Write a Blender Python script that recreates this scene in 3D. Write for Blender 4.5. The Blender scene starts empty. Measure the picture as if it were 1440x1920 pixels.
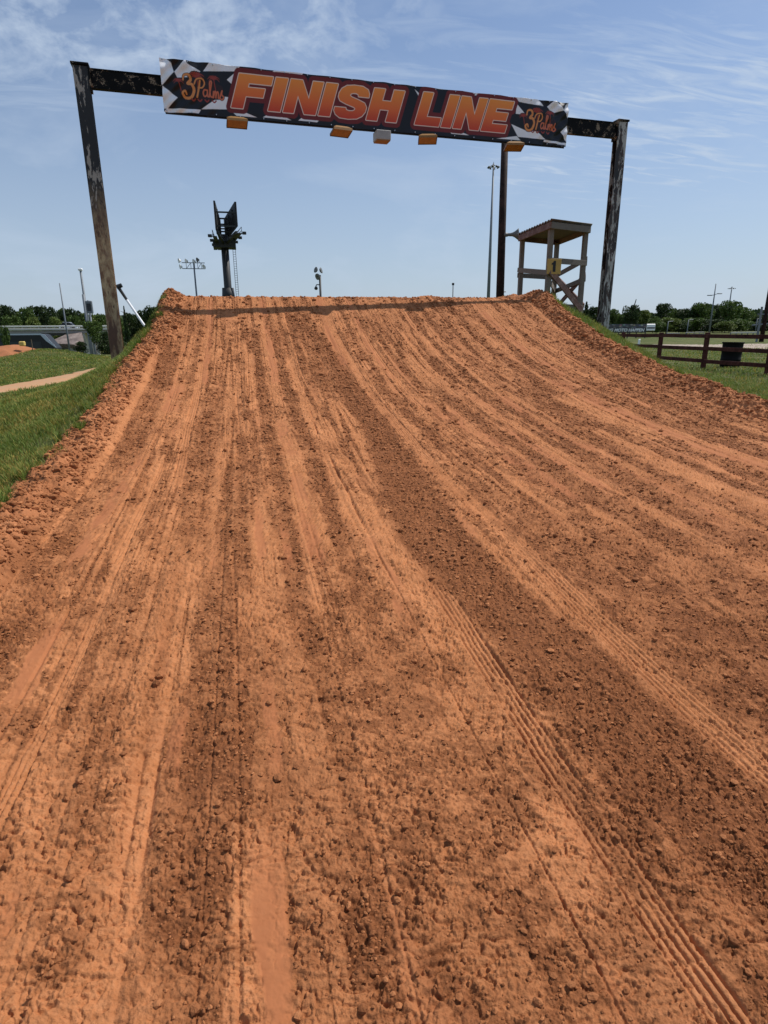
import bpy, bmesh, math, random
import numpy as np
from mathutils import Vector, Matrix, Euler
R = math.radians
random.seed(7)
rng = np.random.default_rng(11)
SC = bpy.context.scene
COL = SC.collection

# ------------------------------------------------------------------ camera
F_PX = 1130.0                       # focal length in pixels of the 1440x1920 photograph
TILT = math.atan(338 / 1130)        # looking slightly down
ROLL = -0.0082
YAW = 0.217138797                   # turned to the right of the ramp's axis (+Y)
EYE = 1.6
def ray(px, py):
    x = px - 720; y = -(py - 960)
    c, s = math.cos(ROLL), math.sin(ROLL)
    x, y = (c*x - s*y) / F_PX, (s*x + c*y) / F_PX
    Y = math.cos(TILT) + y*math.sin(TILT); Z = -math.sin(TILT) + y*math.cos(TILT)
    cy, sy = math.cos(YAW), math.sin(YAW)
    return Vector((x*cy + Y*sy, -x*sy + Y*cy, Z))
def atd(px, py, d):                 # the point d metres up the track seen there
    r = ray(px, py); return r / r.y * d + Vector((0, 0, EYE))
def atz(px, py, z):
    r = ray(px, py); return r / r.z * (z - EYE) + Vector((0, 0, EYE))
cam = bpy.data.cameras.new('camera'); cam_ob = bpy.data.objects.new('camera', cam); COL.objects.link(cam_ob)
fw = ray(720, 960).normalized()
rt = (ray(721, 960) - ray(720, 960)).normalized()
up = rt.cross(fw)
cam_ob.matrix_world = Matrix(((rt.x, up.x, -fw.x, 0), (rt.y, up.y, -fw.y, 0), (rt.z, up.z, -fw.z, EYE), (0, 0, 0, 1)))
cam.sensor_fit = 'VERTICAL'; cam.sensor_height = 24; cam.lens = 24 * F_PX / 1920
cam.clip_start = 0.05; cam.clip_end = 8000
SC.camera = cam_ob

# ------------------------------------------------------------------ world and sun
SUN = Vector((0.71, 0.19, 1.0)).normalized()
sun_el = math.asin(SUN.z); sun_az = math.atan2(SUN.x, SUN.y)
W = bpy.data.worlds.new('World'); SC.world = W; W.use_nodes = True
nt = W.node_tree; nt.nodes.clear()
class NT:
    """tiny node helper"""
    def __init__(s, t): s.t = t
    def n(s, typ, **kw):
        nd = s.t.nodes.new(typ)
        for k, v in kw.items():
            if k.startswith('i_'):
                key = k[2:]; key = int(key) if key.isdigit() else key.replace('_', ' ')
                if isinstance(v, bpy.types.NodeSocket): s.t.links.new(v, nd.inputs[key])
                else: nd.inputs[key].default_value = v
            else: setattr(nd, k, v)
        return nd
    def math(s, op, a, b=0.0, clamp=False):
        nd = s.t.nodes.new('ShaderNodeMath'); nd.operation = op; nd.use_clamp = clamp
        for i, v in enumerate((a, b)):
            if isinstance(v, bpy.types.NodeSocket): s.t.links.new(v, nd.inputs[i])
            else: nd.inputs[i].default_value = v
        return nd.outputs[0]
    def mix(s, f, a, b, blend='MIX'):
        nd = s.t.nodes.new('ShaderNodeMix'); nd.data_type = 'RGBA'; nd.blend_type = blend
        for i, v in ((0, f), (6, a), (7, b)):
            if isinstance(v, bpy.types.NodeSocket): s.t.links.new(v, nd.inputs[i])
            elif i == 0: nd.inputs[0].default_value = v
            else: nd.inputs[i].default_value = (*v, 1) if len(v) == 3 else v
        return nd.outputs[2]
    def ramp(s, f, stops, interp='LINEAR'):
        nd = s.t.nodes.new('ShaderNodeValToRGB'); nd.color_ramp.interpolation = interp
        el = nd.color_ramp.elements
        while len(el) < len(stops): el.new(0.5)
        for e, (p, c) in zip(el, stops):
            e.position = p; e.color = (c, c, c, 1) if not isinstance(c, tuple) else (*c, 1)
        s.t.links.new(f, nd.inputs[0]); return nd.outputs[0]
    def noise(s, vec, scale, detail=4, rough=.55, dist=0.0):
        nd = s.n('ShaderNodeTexNoise'); nd.inputs['Scale'].default_value = scale
        nd.inputs['Detail'].default_value = detail; nd.inputs['Roughness'].default_value = rough
        nd.inputs['Distortion'].default_value = dist
        if vec is not None: s.t.links.new(vec, nd.inputs['Vector'])
        return nd.outputs[0]
    def mapping(s, vec, scale=(1,1,1), loc=(0,0,0), rot=(0,0,0)):
        nd = s.n('ShaderNodeMapping'); s.t.links.new(vec, nd.inputs[0])
        nd.inputs['Location'].default_value = loc; nd.inputs['Scale'].default_value = scale; nd.inputs['Rotation'].default_value = rot
        return nd.outputs[0]
w = NT(nt)
sky = w.n('ShaderNodeTexSky', sky_type='NISHITA', sun_disc=False, sun_elevation=sun_el, sun_rotation=sun_az,
          altitude=50, air_density=1.15, dust_density=1.0, ozone_density=2.2)
tc = w.n('ShaderNodeTexCoord')
sep = w.n('ShaderNodeSeparateXYZ', i_0=tc.outputs['Generated'])
zc = w.math('MAXIMUM', sep.outputs[2], 0.03)
zz = w.math('ADD', zc, 0.10)
px_ = w.math('DIVIDE', sep.outputs[0], zz); py_ = w.math('DIVIDE', sep.outputs[1], zz)
pv = w.n('ShaderNodeCombineXYZ', i_0=px_, i_1=py_).outputs[0]
# high thin cloud: streaks to the right, a mottled sheet to the upper left
big = w.noise(w.mapping(pv, (.55, .8, 1), (3.1, .7, 0)), 1.0, 4, .55, .4)
mott = w.noise(w.mapping(tc.outputs['Generated'], (11, 11, 19), (0, 0, 0), (0, .35, 0)), 1.0, 5, .6, .5)
fine = w.noise(w.mapping(tc.outputs['Generated'], (30, 30, 52), (5, 2, 0), (0, .35, 0)), 1.0, 4, .6, .3)
strk = w.noise(w.mapping(pv, (1.1, 4.2, 1), (1.3, 2.2, 0), (0, 0, -.25)), 1.0, 7, .62, .9)
leftm = w.math('MULTIPLY', w.ramp(w.math('SUBTRACT', w.math('ADD', w.math('MULTIPLY', big, .6), .25), px_), [(0.0, 0.0), (0.4, 1.0)]),
               w.ramp(w.math('ADD', sep.outputs[2], w.math('MULTIPLY', big, .10)), [(.31, 0.0), (.40, 1.0)]))
rightm = w.math('MULTIPLY', w.ramp(w.math('MULTIPLY', px_, .5), [(0.22, 0.0), (0.60, 1.0)]), w.ramp(sep.outputs[2], [(.08, 0.0), (.20, 1.0), (.30, 1.0), (.40, .2)]))
wisp = w.noise(w.mapping(pv, (2.6, 11, 1), (4.3, 1.2, 0), (0, 0, .18)), 1.0, 7, .62, 1.1)
m3 = w.math('MULTIPLY', w.ramp(wisp, [(.33, 0.0), (.66, 1.0)]), rightm)
m1 = w.math('MULTIPLY', w.ramp(w.math('ADD', w.math('MULTIPLY', mott, .7), w.math('MULTIPLY', fine, .3)), [(.39, 0.0), (.62, 1.0)]), w.math('ADD', leftm, w.math('MULTIPLY', w.ramp(big, [(.5, 0.0), (.7, 1.0)]), .25), clamp=True))
m2 = w.math('MULTIPLY', w.ramp(strk, [(.42, 0.0), (.68, 1.0)]), w.ramp(big, [(.36, 0.25), (.58, 1.0)]))
cl = w.math('MULTIPLY', w.math('MAXIMUM', w.math('MAXIMUM', m1, w.math('MULTIPLY', m2, .7)), m3), .80)
low = w.ramp(sep.outputs[2], [(0.0, .72), (.10, .55), (.25, .30), (.45, .08)])
soft = w.noise(w.mapping(tc.outputs['Generated'], (3.2, 3.2, 8.5), (2, 0, 1), (0, .25, 0)), 1.0, 6, .6, .6)
veil = w.math('MAXIMUM', w.math('MAXIMUM', cl, low), w.math('ADD', w.math('MULTIPLY', low, .8), w.math('MULTIPLY', w.ramp(soft, [(.42, 0.0), (.66, 1.0)]), .26)))
tint = w.mix(1.0, sky.outputs[0], (.88, 1.0, 1.19), 'MULTIPLY')
col = w.mix(veil, tint, (6.3, 7.5, 9.2))
bg = w.n('ShaderNodeBackground', i_Color=col, i_Strength=0.085)
out = w.n('ShaderNodeOutputWorld', i_Surface=bg.outputs[0])
sun = bpy.data.lights.new('sun', 'SUN'); sun.energy = 4.6; sun.angle = R(.53); sun.color = (1, .955, .89)
sun_ob = bpy.data.objects.new('sun', sun); COL.objects.link(sun_ob)
sun_ob.rotation_euler = SUN.to_track_quat('Z', 'Y').to_euler(); sun_ob.location = (0, 0, 60)
SC.view_settings.view_transform = 'Standard'; SC.view_settings.look = 'None'
SC.view_settings.exposure = 0.0; SC.view_settings.gamma = 1.0
SC.render.engine = 'CYCLES'
SC.cycles.max_bounces = 5; SC.cycles.diffuse_bounces = 3; SC.cycles.glossy_bounces = 2; SC.cycles.transparent_max_bounces = 4

# ------------------------------------------------------------------ helpers
def tag(o, label=None, cat=None, group=None, kind=None):
    if label: o['label'] = label
    if cat: o['category'] = cat
    if group: o['group'] = group
    if kind: o['kind'] = kind
    return o
def empty(name, loc, label=None, cat=None, group=None, rz=0.0):
    o = bpy.data.objects.new(name, None); COL.objects.link(o)
    o.location = loc; o.rotation_euler = (0, 0, rz); o.empty_display_size = .2
    return tag(o, label, cat, group)
def np_mesh(name, verts, faces, mat=None, parent=None, smooth=False, mats=None, midx=None):
    """faces: (n,3) or (n,4) integer array"""
    me = bpy.data.meshes.new(name); verts = np.asarray(verts, np.float32); faces = np.asarray(faces, np.int32)
    n, k = faces.shape
    me.vertices.add(len(verts)); me.vertices.foreach_set('co', verts.ravel())
    me.loops.add(n * k); me.loops.foreach_set('vertex_index', faces.ravel())
    me.polygons.add(n); me.polygons.foreach_set('loop_start', np.arange(0, n * k, k, dtype=np.int32))
    try: me.polygons.foreach_set('loop_total', np.full(n, k, np.int32))
    except Exception: pass
    me.polygons.foreach_set('use_smooth', np.full(n, smooth, bool))
    if midx is not None: me.polygons.foreach_set('material_index', midx.astype(np.int32))
    me.update(calc_edges=True)
    for m in (mats or ([mat] if mat else [])): me.materials.append(m)
    o = bpy.data.objects.new(name, me); COL.objects.link(o)
    if parent: o.parent = parent
    return o
def colattr(o, rgb, name='col'):
    a = o.data.attributes.new(name, 'FLOAT_COLOR', 'POINT')
    c = np.ones((len(o.data.vertices), 4), np.float32); c[:, :3] = rgb
    a.data.foreach_set('color', c.ravel())
class MB:
    """collects shapes in a bmesh, builds ONE mesh object"""
    def __init__(s): s.bm = bmesh.new()
    def box(s, a, b, bevel=0.0, mat=None):
        a = Vector(a); b = Vector(b); c = (a + b) / 2; d = b - a
        r = bmesh.ops.create_cube(s.bm, size=1.0)
        bmesh.ops.scale(s.bm, vec=d, verts=r['verts']); 
        if mat is not None: bmesh.ops.transform(s.bm, matrix=mat, verts=r['verts'])
        bmesh.ops.translate(s.bm, vec=c, verts=r['verts'])
        if bevel:
            ed = list({e for v in r['verts'] for e in v.link_edges})
            bmesh.ops.bevel(s.bm, geom=ed, offset=bevel, segments=1, affect='EDGES')
        return s
    def bar(s, p, q, wx, wy, upv=(0, 0, 1), bevel=0.0):
        """a beam of section wx (sideways) by wy (along upv) from p to q"""
        p = Vector(p); q = Vector(q); d = (q - p); L = d.length; d.normalize()
        u = Vector(upv); sd = d.cross(u)
        if sd.length < 1e-4: sd = d.cross(Vector((0, 1, 0)))
        sd.normalize(); u = sd.cross(d).normalized()
        M = Matrix(((sd.x, u.x, d.x, 0), (sd.y, u.y, d.y, 0), (sd.z, u.z, d.z, 0), (0, 0, 0, 1)))
        r = bmesh.ops.create_cube(s.bm, size=1.0)
        bmesh.ops.scale(s.bm, vec=(wx, wy, L), verts=r['verts'])
        if bevel:
            ed = list({e for v in r['verts'] for e in v.link_edges})
            b = bmesh.ops.bevel(s.bm, geom=ed, offset=bevel, segments=1, affect='EDGES')
            vs = list({v for f in b['faces'] for v in f.verts} | {v for v in r['verts'] if v.is_valid})
        else: vs = r['verts']
        bmesh.ops.transform(s.bm, matrix=Matrix.Translation((p + q) / 2) @ M, verts=vs)
        return s
    def tube(s, p, q, r0, r1=None, seg=10, caps=True):
        p = Vector(p); q = Vector(q); r1 = r0 if r1 is None else r1; d = q - p
        m = Matrix.Translation((p + q) / 2) @ d.to_track_quat('Z', 'Y').to_matrix().to_4x4()
        bmesh.ops.create_cone(s.bm, cap_ends=caps, segments=seg, radius1=max(r0, 1e-4), radius2=max(r1, 1e-4), depth=d.length, matrix=m)
        return s
    def path(s, pts, r, seg=6):
        for a, b in zip(pts[:-1], pts[1:]): s.tube(a, b, r, r, seg)
        return s
    def lathe(s, prof, axis_p, axis_d, seg=16):
        """prof: list of (distance along axis, radius)"""
        p = Vector(axis_p); q = Vector(axis_d).normalized().to_track_quat('Z', 'Y').to_matrix()
        rings = []
        for t, r in prof:
            rings.append([s.bm.verts.new(p + q @ Vector((r*math.cos(a), r*math.sin(a), t))) for a in [2*math.pi*i/seg for i in range(seg)]])
        for A, B in zip(rings[:-1], rings[1:]):
            for i in range(seg): s.bm.faces.new((A[i], A[(i+1) % seg], B[(i+1) % seg], B[i]))
        return s
    def quad(s, *pts):
        s.bm.faces.new([s.bm.verts.new(Vector(p)) for p in pts]); return s
    def prism(s, pts, off):
        """polygon pts extruded by the vector off"""
        off = Vector(off); a = [s.bm.verts.new(Vector(p)) for p in pts]; b = [s.bm.verts.new(Vector(p) + off) for p in pts]
        s.bm.faces.new(a); s.bm.faces.new(b[::-1])
        for i in range(len(a)): s.bm.faces.new((a[i], a[(i+1) % len(a)], b[(i+1) % len(a)], b[i]))
        return s
    def build(s, name, mat, parent=None, smooth=False, loc=None):
        bmesh.ops.recalc_face_normals(s.bm, faces=s.bm.faces)
        me = bpy.data.meshes.new(name); s.bm.to_mesh(me); s.bm.free()
        if smooth:
            for f in me.polygons: f.use_smooth = True
        me.materials.append(mat)
        o = bpy.data.objects.new(name, me); COL.objects.link(o)
        if parent:
            o.parent = parent; o.matrix_parent_inverse = Matrix.Identity(4)
        if loc: o.location = loc
        return o
def copy_tree(o, parent=None):
    c = o.copy(); COL.objects.link(c); c.parent = parent
    for ch in list(o.children): copy_tree(ch, c)
    return c

# numpy noise ---------------------------------------------------------
def h2(ix, iy, seed):
    n = (ix.astype(np.int64) * 374761393 + iy.astype(np.int64) * 668265263 + seed * 1442695041) & 0xffffffff
    n = ((n ^ (n >> 13)) * 1274126177) & 0xffffffff
    n = ((n ^ (n >> 16)) * 2246822519) & 0xffffffff
    return ((n ^ (n >> 15)) & 0xffffff).astype(np.float32) / np.float32(0xffffff)
def vnoise(x, y, seed=0):
    x0 = np.floor(x); y0 = np.floor(y); fx = (x - x0).astype(np.float32); fy = (y - y0).astype(np.float32)
    ix = x0.astype(np.int64); iy = y0.astype(np.int64)
    fx = fx*fx*(3-2*fx); fy = fy*fy*(3-2*fy)
    a = h2(ix, iy, seed); b = h2(ix+1, iy, seed); c = h2(ix, iy+1, seed); d = h2(ix+1, iy+1, seed)
    return (a*(1-fx) + b*fx)*(1-fy) + (c*(1-fx) + d*fx)*fy
def fbm(x, y, oct=4, seed=0, gain=.5):
    s = 0; a = 1.0; t = 0
    for i in range(oct):
        s = s + a*vnoise(x*2**i + 17.3*i, y*2**i - 9.1*i, seed + i); t += a; a *= gain
    return s / t            # 0..1
def billow(x, y, oct=4, seed=0, gain=.55):
    s = 0; a = 1.0; t = 0
    for i in range(oct):
        s = s + a*np.abs(2*vnoise(x*1.9**i + 31.7*i + .37*y*1.9**i, y*1.9**i - 12.3*i - .37*x*1.9**i, seed + i) - 1); t += a; a *= gain
    return s / t            # rounded lumps between sharp creases
def cells(x, y, seed=0, jit=.9):
    """nearest jittered cell: distance to its centre, distance to the border, cell's random numbers, offset"""
    ix = np.floor(x).astype(np.int64); iy = np.floor(y).astype(np.int64)
    f1 = np.full(x.shape, 9., np.float32); f2 = f1.copy(); r = np.zeros_like(f1); dx1 = r.copy(); dy1 = r.copy()
    for i in (-1, 0, 1):
        for j in (-1, 0, 1):
            cx = ix + i; cy = iy + j; ra = h2(cx, cy, seed); rb = h2(cx, cy, seed + 77)
            dx = (cx + .5 + (ra-.5)*jit - x).astype(np.float32); dy = (cy + .5 + (rb-.5)*jit - y).astype(np.float32)
            d = dx*dx + dy*dy; m = d < f1
            f2 = np.where(m, f1, np.minimum(f2, d)); r = np.where(m, (ra*7.13 + rb*3.71) % 1.0, r)
            dx1 = np.where(m, dx, dx1); dy1 = np.where(m, dy, dy1); f1 = np.where(m, d, f1)
    f1 = np.sqrt(f1); f2 = np.sqrt(f2)
    return f1, f2 - f1, r, dx1, dy1
def sst(a, b, x):
    t = np.clip((x - a) / (b - a), 0, 1); return t*t*(3-2*t)
def smax(a, b, k):
    h = np.clip(.5 + .5*(a-b)/k, 0, 1); return b*(1-h) + a*h + k*h*(1-h)
def smin(a, b, k): return -smax(-a, -b, k)

# ------------------------------------------------------------------ terrain
XL, XR = -1.85, 6.95                # dirt/grass borders of the ramp
def XLf(y): return np.interp(y, [10.2, 12.0], [-1.85, -1.56])
def Hc(d):                          # height of the take-off face along the track
    d = np.asarray(d, float)
    p = np.where(d > 0, .0853573768*d - .00820630025*d*d + .00106975071*d**3, .085*np.maximum(d, -2.5))
    p = np.where(d > 15, 9, p)
    t = smin(p, 2.325 + 0*d, .16)
    return smin(t, 2.32 - .42*(d - 18.5), .3)
def terrain(x, y):
    x = np.asarray(x, float); y = np.asarray(y, float)
    H = Hc(y)
    # surrounding ground
    ax = np.clip(-x, 0, None)
    gl = -.2*(1 - sst(-6, 2, y)) + 0*x
    G = np.where(x < 2, gl, -.2*(1 - sst(-6, 2, y)) + 0*x)
    G = G + .05*(fbm(x*.25, y*.25, 3, 5) - .5)*sst(14, 20, y + .6*np.abs(x - 2))
    # grassy swells on the far left, the sunken road past them, the gentle rise on the far right
    L = sst(6, -6, x)
    G = G + L*(.42*np.exp(-((y - 36 - .25*x)/5.5)**2) * (.75 + .5*fbm(x*.1, y*.1, 2, 9)))
    G = G + L*(.62*np.exp(-((x + 13.5)/2.6)**2 - ((y - 47)/4.0)**2))
    G = G - L*2.5*sst(55, 62, y - .0*x)*(1 - sst(118, 150, y)) + L*.6*sst(118, 150, y)
    G = G + (1 - L)*1.0*sst(45, 125, y)
    sL = np.clip(XLf(y) - x, 0, None); sR = np.clip(x - XR, 0, None)
    Ak = np.interp(y, [8, 9, 10, 11, 12, 13, 14, 17], [-.05, -.08, .05, .36, .72, 1.1, 1.4, 1.5])
    bl = H - Ak*(1 - np.exp(-sL/.85)) - .23*sL - .05*sst(.3, 1.2, sL) - .25*np.clip(sL - 3.5, 0, None)
    br = H - .47*np.minimum(sR, 2.6) - .62*np.clip(sR - 2.6, 0, None)
    core = np.where(x < 2, bl, br)
    z = smax(G, core, .22)
    return z
def relief(x, y):
    """large-scale shape of the dirt: berms, crest mounds, long ruts (used by both terrain meshes)"""
    near = np.exp(-((x - 2.5)/6.)**8)
    on = sst(-.45, -.05, x - XLf(y)) * (1 - sst(7.0, 7.4, x)) * (1 - sst(17, 18, y))
    # side berms
    b = .125*(1 - .5*sst(11, 13, y))*np.exp(-((x - XLf(y) - .19)/.20)**2) * (.5 + 1.0*fbm(x*2.2, y*1.3, 3, 21))
    b += .13*np.exp(-((x - 6.72)/.20)**2) * (.5 + 1.0*fbm(x*2.0, y*1.1, 3, 22))
    b -= .022*(1 - sst(10, 11, y))*np.exp(-((x + 1.37 - .02*np.sin(y*1.3))/.028)**2)*(.4 + fbm(x*2, y*1.5, 3, 24))
    b -= .03*np.exp(-((x - 6.36)/.05)**2)
    # mounds at both ends of the lip
    b += .07*np.exp(-((x + 1.38)/.14)**2 - ((y - 13.5)/.3)**2) + .11*np.exp(-((x - 6.95)/.26)**2 - ((y - 13.65)/.35)**2)
    b += .05*np.exp(-((x - 4.05)/.18)**2 - ((y - 13.7)/.3)**2)
    # long ruts, parallel to the track
    wob = .05*(fbm(x*.6, y*.35, 2, 31) - .5)*4
    n = fbm((x + wob*.3)*3.2, y*.16, 3, 32) - .5
    b += n*.055*(.45 + .55*sst(7, 10, y) - .90*sst(11, 12.5, y))*sst(-1.4, -1.1, x)*(1 - sst(6.2, 6.5, x))
    n2 = fbm((x + wob*.15)*11, y*.22, 2, 33) - .5
    b -= .008*np.clip(1 - np.abs(fbm((x + wob*.1)*3.1, y*.05, 2, 34) - .5)/.012, 0, 1)*sst(-1.3, -1.1, x)*(1 - sst(6.2, 6.5, x))*sst(.4, .5, fbm(x*1.2, y*.4, 2, 35))
    b -= .0065*np.clip(1 - np.abs(fbm((x + wob*.1)*6.3 + 4, y*.07, 2, 36) - .5)/.018, 0, 1)*sst(-1.3, -1.1, x)*(1 - sst(6.2, 6.5, x))*sst(.42, .5, fbm(x*1.4, y*.5, 2, 37))
    b += n2*.022*(.5 + .9*sst(7, 10.5, y) - 1.2*sst(11.3, 12.5, y))
    return b*on*near

# bands of loose crumbs: (x, half width, y from, y to, strength)
BANDS = [(3.32, .09, 2.0, 9.5, .9), (4.12, .10, 2.4, 9, .95), (2.72, .11, 2.0, 8.5, .95), (3.16, .12, 2.0, 5.2, .9), (2.1, .33, 0, 4.1, .95), (2.55, .2, 0, 3.3, .8),
         (4.36, .13, 8, 14, 1.0), (-.45, .12, 3.6, 9, .75), (-.10, .06, 3.2, 8.5, .85), (.20, .07, 2.8, 12, .95), (.55, .075, 2.4, 12, 1.0),
         (.12, .09, 0, 3.0, .35), (.47, .11, 0, 3.2, .5), (-.62, .08, 1.2, 3.4, .4), (1.22, .1, 8, 13.5, .9), (1.95, .07, 6, 13, .8), (2.45, .05, 7, 13, .75),
         (-1.20, .13, 1, 13.5, .85), (-.75, .1, 9, 12.5, .6), (5.15, .09, 3, 10, .85), (5.6, .12, 3, 9, .7), (6.15, .16, 3, 12, .8), (3.75, .06, 5, 12, .6),
         (4.85, .05, 8, 13.5, .6), (3.0, .05, 8, 13.5, .7), (.9, .05, 8, 12, .5), (1.25, .25, 0, 1.5, .5), (6.0, .25, 9, 13.5, .5)]
SMOOTH = [(-.95, .10, 7.8, 9.1), (-1.07, .07, 3.7, 6.0), (.36, .065, 5.9, 7.2), (-.42, .035, 1.75, 2.15), (-.34, .03, 1.8, 2.35), (-.035, .05, .2, 1.47), (0.0, .03, 1.8, 2.25),
          (.36, .05, 3.5, 5.3), (.73, .045, 2.7, 4.0), (-1.0, .045, 2.3, 3.05), (2.50, .10, 4.3, 7.5), (4.72, .13, 3.9, 9.0), (1.6, .1, 9.5, 13.6), (3.45, .09, 3.6, 8), (.02, .03, 3.6, 4.6), (.18, .025, 3.5, 4.2),
          (.42, .07, 9, 13.6), (-.62, .06, 9, 13.7), (2.2, .06, 9, 13.5), (5.0, .08, 9, 13.3), (2.9, .06, 4.4, 6.5)]
# tyre tracks: (x, y from, y to, number of grooves, groove pitch, depth, wander seed)
TRACKS = [(1.68, -1, 13.6, 6, .024, .011, 1), (1.0, -1, 3.5, 5, .024, .013, 2), (-.86, -1, 6.2, 3, .020, .009, 3), (-.66, 5, 12.5, 4, .026, .009, 4), (.76, 3.0, 9.6, 1, .03, .012, 5),
          (.70, 3.2, 6.2, 2, .05, .008, 15), (5.62, 4, 13.3, 1, .04, .02, 6), (4.31, 8.5, 13.5, 2, .05, .014, 7), (2.24, 3.6, 12, 2, .035, .012, 8), (3.52, 3.0, 7.4, 5, .03, .012, 9), (2.98, 2.6, 12, 1, .04, .012, 10),
          (.45, 3.8, 5.3, 2, .03, .010, 11), (4.55, 4, 9, 1, .05, .014, 12), (-.40, 1.2, 2.7, 2, .05, .010, 13), (-.13, 6.5, 9.2, 2, .06, .012, 14), (5.1, 6.5, 13.5, 1, .05, .016, 16), (1.9, 9, 13.6, 2, .06, .014, 17),
          (.85, 8.5, 13.5, 1, .05, .012, 18), (3.3, 9, 13.5, 2, .06, .014, 19), (1.42, -1, 1.9, 2, .03, .012, 20)]
def dirt_detail(x, y):
    """fine relief and the masks (loose with painted crack shade, smooth, berm) of the dirt"""
    x = x.astype(np.float32); y = y.astype(np.float32)
    ragx = (fbm(x*9, y*4, 3, 40) - .5)*.10 + (fbm(x*1.5, y*.5, 2, 41) - .5)*.14
    loose = np.zeros_like(x)
    for (c, hw, y0, y1, s) in BANDS:
        m = s*(1 - sst(hw*.55, hw*1.45, np.abs(x + ragx*min(1, hw*7) - c))) * sst(y0 - .5, y0 + .5, y) * (1 - sst(y1 - .9, y1 + .9, y))
        loose = np.maximum(loose, m * (.55 + .45*sst(.3, .55, fbm(x*6, y*1.2, 3, 42))))
    # the wide loose band left of the long tyre track
    le = np.interp(y, [0, .9, 1.7, 2.25, 3.1, 4.04, 5.4, 6.88, 9.8, 12], [1.2, 1.18, 1.1, 1.06, .95, .93, 1.08, 1.22, 1.31, 1.33])
    re = np.interp(y, [0, 1.33, 1.65, 2.3, 3, 3.75, 5.44, 8.3, 10, 12], [1.62, 1.6, 1.58, 1.52, 1.42, 1.38, 1.5, 1.62, 1.55, 1.4])
    xx = x + ragx*.7
    loose = np.maximum(loose, sst(le - .04, le + .07, xx)*(1 - sst(re - .03, re + .06, xx))*(1 - sst(10.5, 12.5, y)))
    st = fbm(x*8.5, y*.42, 3, 43)*.7 + fbm(x*18, y*2.0, 3, 44)*.3
    loose = np.maximum(loose, sst(.53, .62, st)*.85)
    st2 = fbm(x*2.2, y*1.3, 4, 45)
    loose = np.maximum(loose, sst(.54, .72, st2)*.5*(1 - sst(2.5, 5, y)))
    for k_, sd_ in ((7.3, 93), (13.1, 94)):
        th_ = 1 - sst(.010, .026, np.abs(fbm(x*k_ + .3*np.sin(y*.4), y*.055, 2, sd_) - .5))
        loose = np.maximum(loose, th_*.85*sst(.40, .52, fbm(x*2.6 + sd_, y*1.1, 3, sd_ + 5)))
    smooth = np.zeros_like(x)
    for (c, hw, y0, y1) in SMOOTH:
        m = (1 - sst(hw*.75, hw*1.15, np.abs(x + ragx*.35 - c))) * sst(y0 - .15, y0 + .15, y + ragx) * (1 - sst(y1 - .25, y1 + .25, y + ragx))
        smooth = np.maximum(smooth, m)
    sm2 = sst(.66, .72, fbm(x*6.5, y*.8, 3, 46))*.6
    smooth = np.maximum(smooth, sm2*(1 - loose))
    smooth = smooth * (.25 + .75*sst(.40, .52, fbm(x*9, y*3.5, 4, 47, .6))) * (.8 + .2*sst(.4, .6, fbm(x*30, y*6, 2, 48)))
    # berms at both sides are churned clods
    berm = np.maximum(1 - sst(.33, .49, x - XLf(y) + ragx*.6), sst(6.30, 6.50, x + ragx*.6))
    loose = loose*(1 - berm*.5); smooth = smooth*(1 - berm)
    # tyre tracks
    h = np.zeros_like(x); trk = np.zeros_like(x)
    rgh = fbm(x*14, y*3.5, 4, 92, .65)
    for (c, y0, y1, n, pitch, dep, sd) in TRACKS:
        xc = c + .010*(fbm(y*3 + sd*9, y*0 + .5, 3, 90) - .5) + .05*np.sin(y*.45 + sd*1.7) * (0 if n == 6 else .6) + .012*np.sin(y*1.9 + sd)
        u = (x - xc)/pitch + n/2
        win = sst(0, .3, u)*(1 - sst(n - .3, n, u))*sst(y0, y0 + .5, y)*(1 - sst(y1 - .8, y1, y))
        wmn = .75 if n == 6 else .15
        win = win*(wmn + (1 - wmn)*sst(.34, .52, fbm(x*4 + sd, y*2.2, 4, 60 + sd, .65)))
        fr = u - np.floor(u)
        g = np.exp(-((fr - .5)/.17)**2)
        lug = 1.0
        h -= dep*g*win*lug*.8*(.55 + .9*rgh)
        h -= dep*.18*win
        trk = np.maximum(trk, win)
    loose = loose*(1 - .85*trk); smooth = smooth*(1 - trk)
    # crust: flat flakes torn up across the track, each ending in a ragged little scarp
    def saw(p, A, seed, slant, wrp, ax_=2.2, ay_=1.6, edge=.16, oc=3):
        t = y/p + slant*x/p + wrp*(fbm(x/(p*ax_), y/(p*ay_), oc, seed, .6) - .5)
        fr = t - np.floor(t)
        return A*(sst(0, edge, fr) - fr)
    amp = np.clip(.35 + 1.5*(fbm(x*2.6, y*1.2, 4, 50) - .32), .10, 1.25)
    amp2 = np.clip(.3 + 1.7*(fbm(x*4.1 + 9, y*2.2, 3, 59) - .32), .05, 1.3)
    near = 1 - sst(4.0, 7, y); flat_ = .30 + .70*sst(1.5, 7.5, y)
    cr = saw(.055, .012, 51, .35, 3.4)*amp + saw(.030, .008, 52, -.3, 3.2)*amp2 + saw(.12, .016, 53, .5, 4.5)*amp2
    if y.min() < 7: cr = cr + (saw(.017, .0045, 54, .5, 3.0)*amp2 + saw(.034, .007, 70, .9, 5.0, 1.2, 1.2)*amp)*near
    def cracks(s_, a, seed, wd, lo_, ay=1.3):
        n_ = np.abs(fbm(x/s_, y/s_*ay, 3, seed, .55) - .5); g_ = fbm(x/s_/4, y/s_/3, 2, seed + 40)
        return -a*np.clip(1 - n_/wd, 0, 1)**.7*sst(lo_, lo_ + .12, g_)
    ck = cracks(.085, .013, 110, .060, .40, 1.6) + cracks(.045, .010, 120, .075, .38, 1.5)
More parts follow.
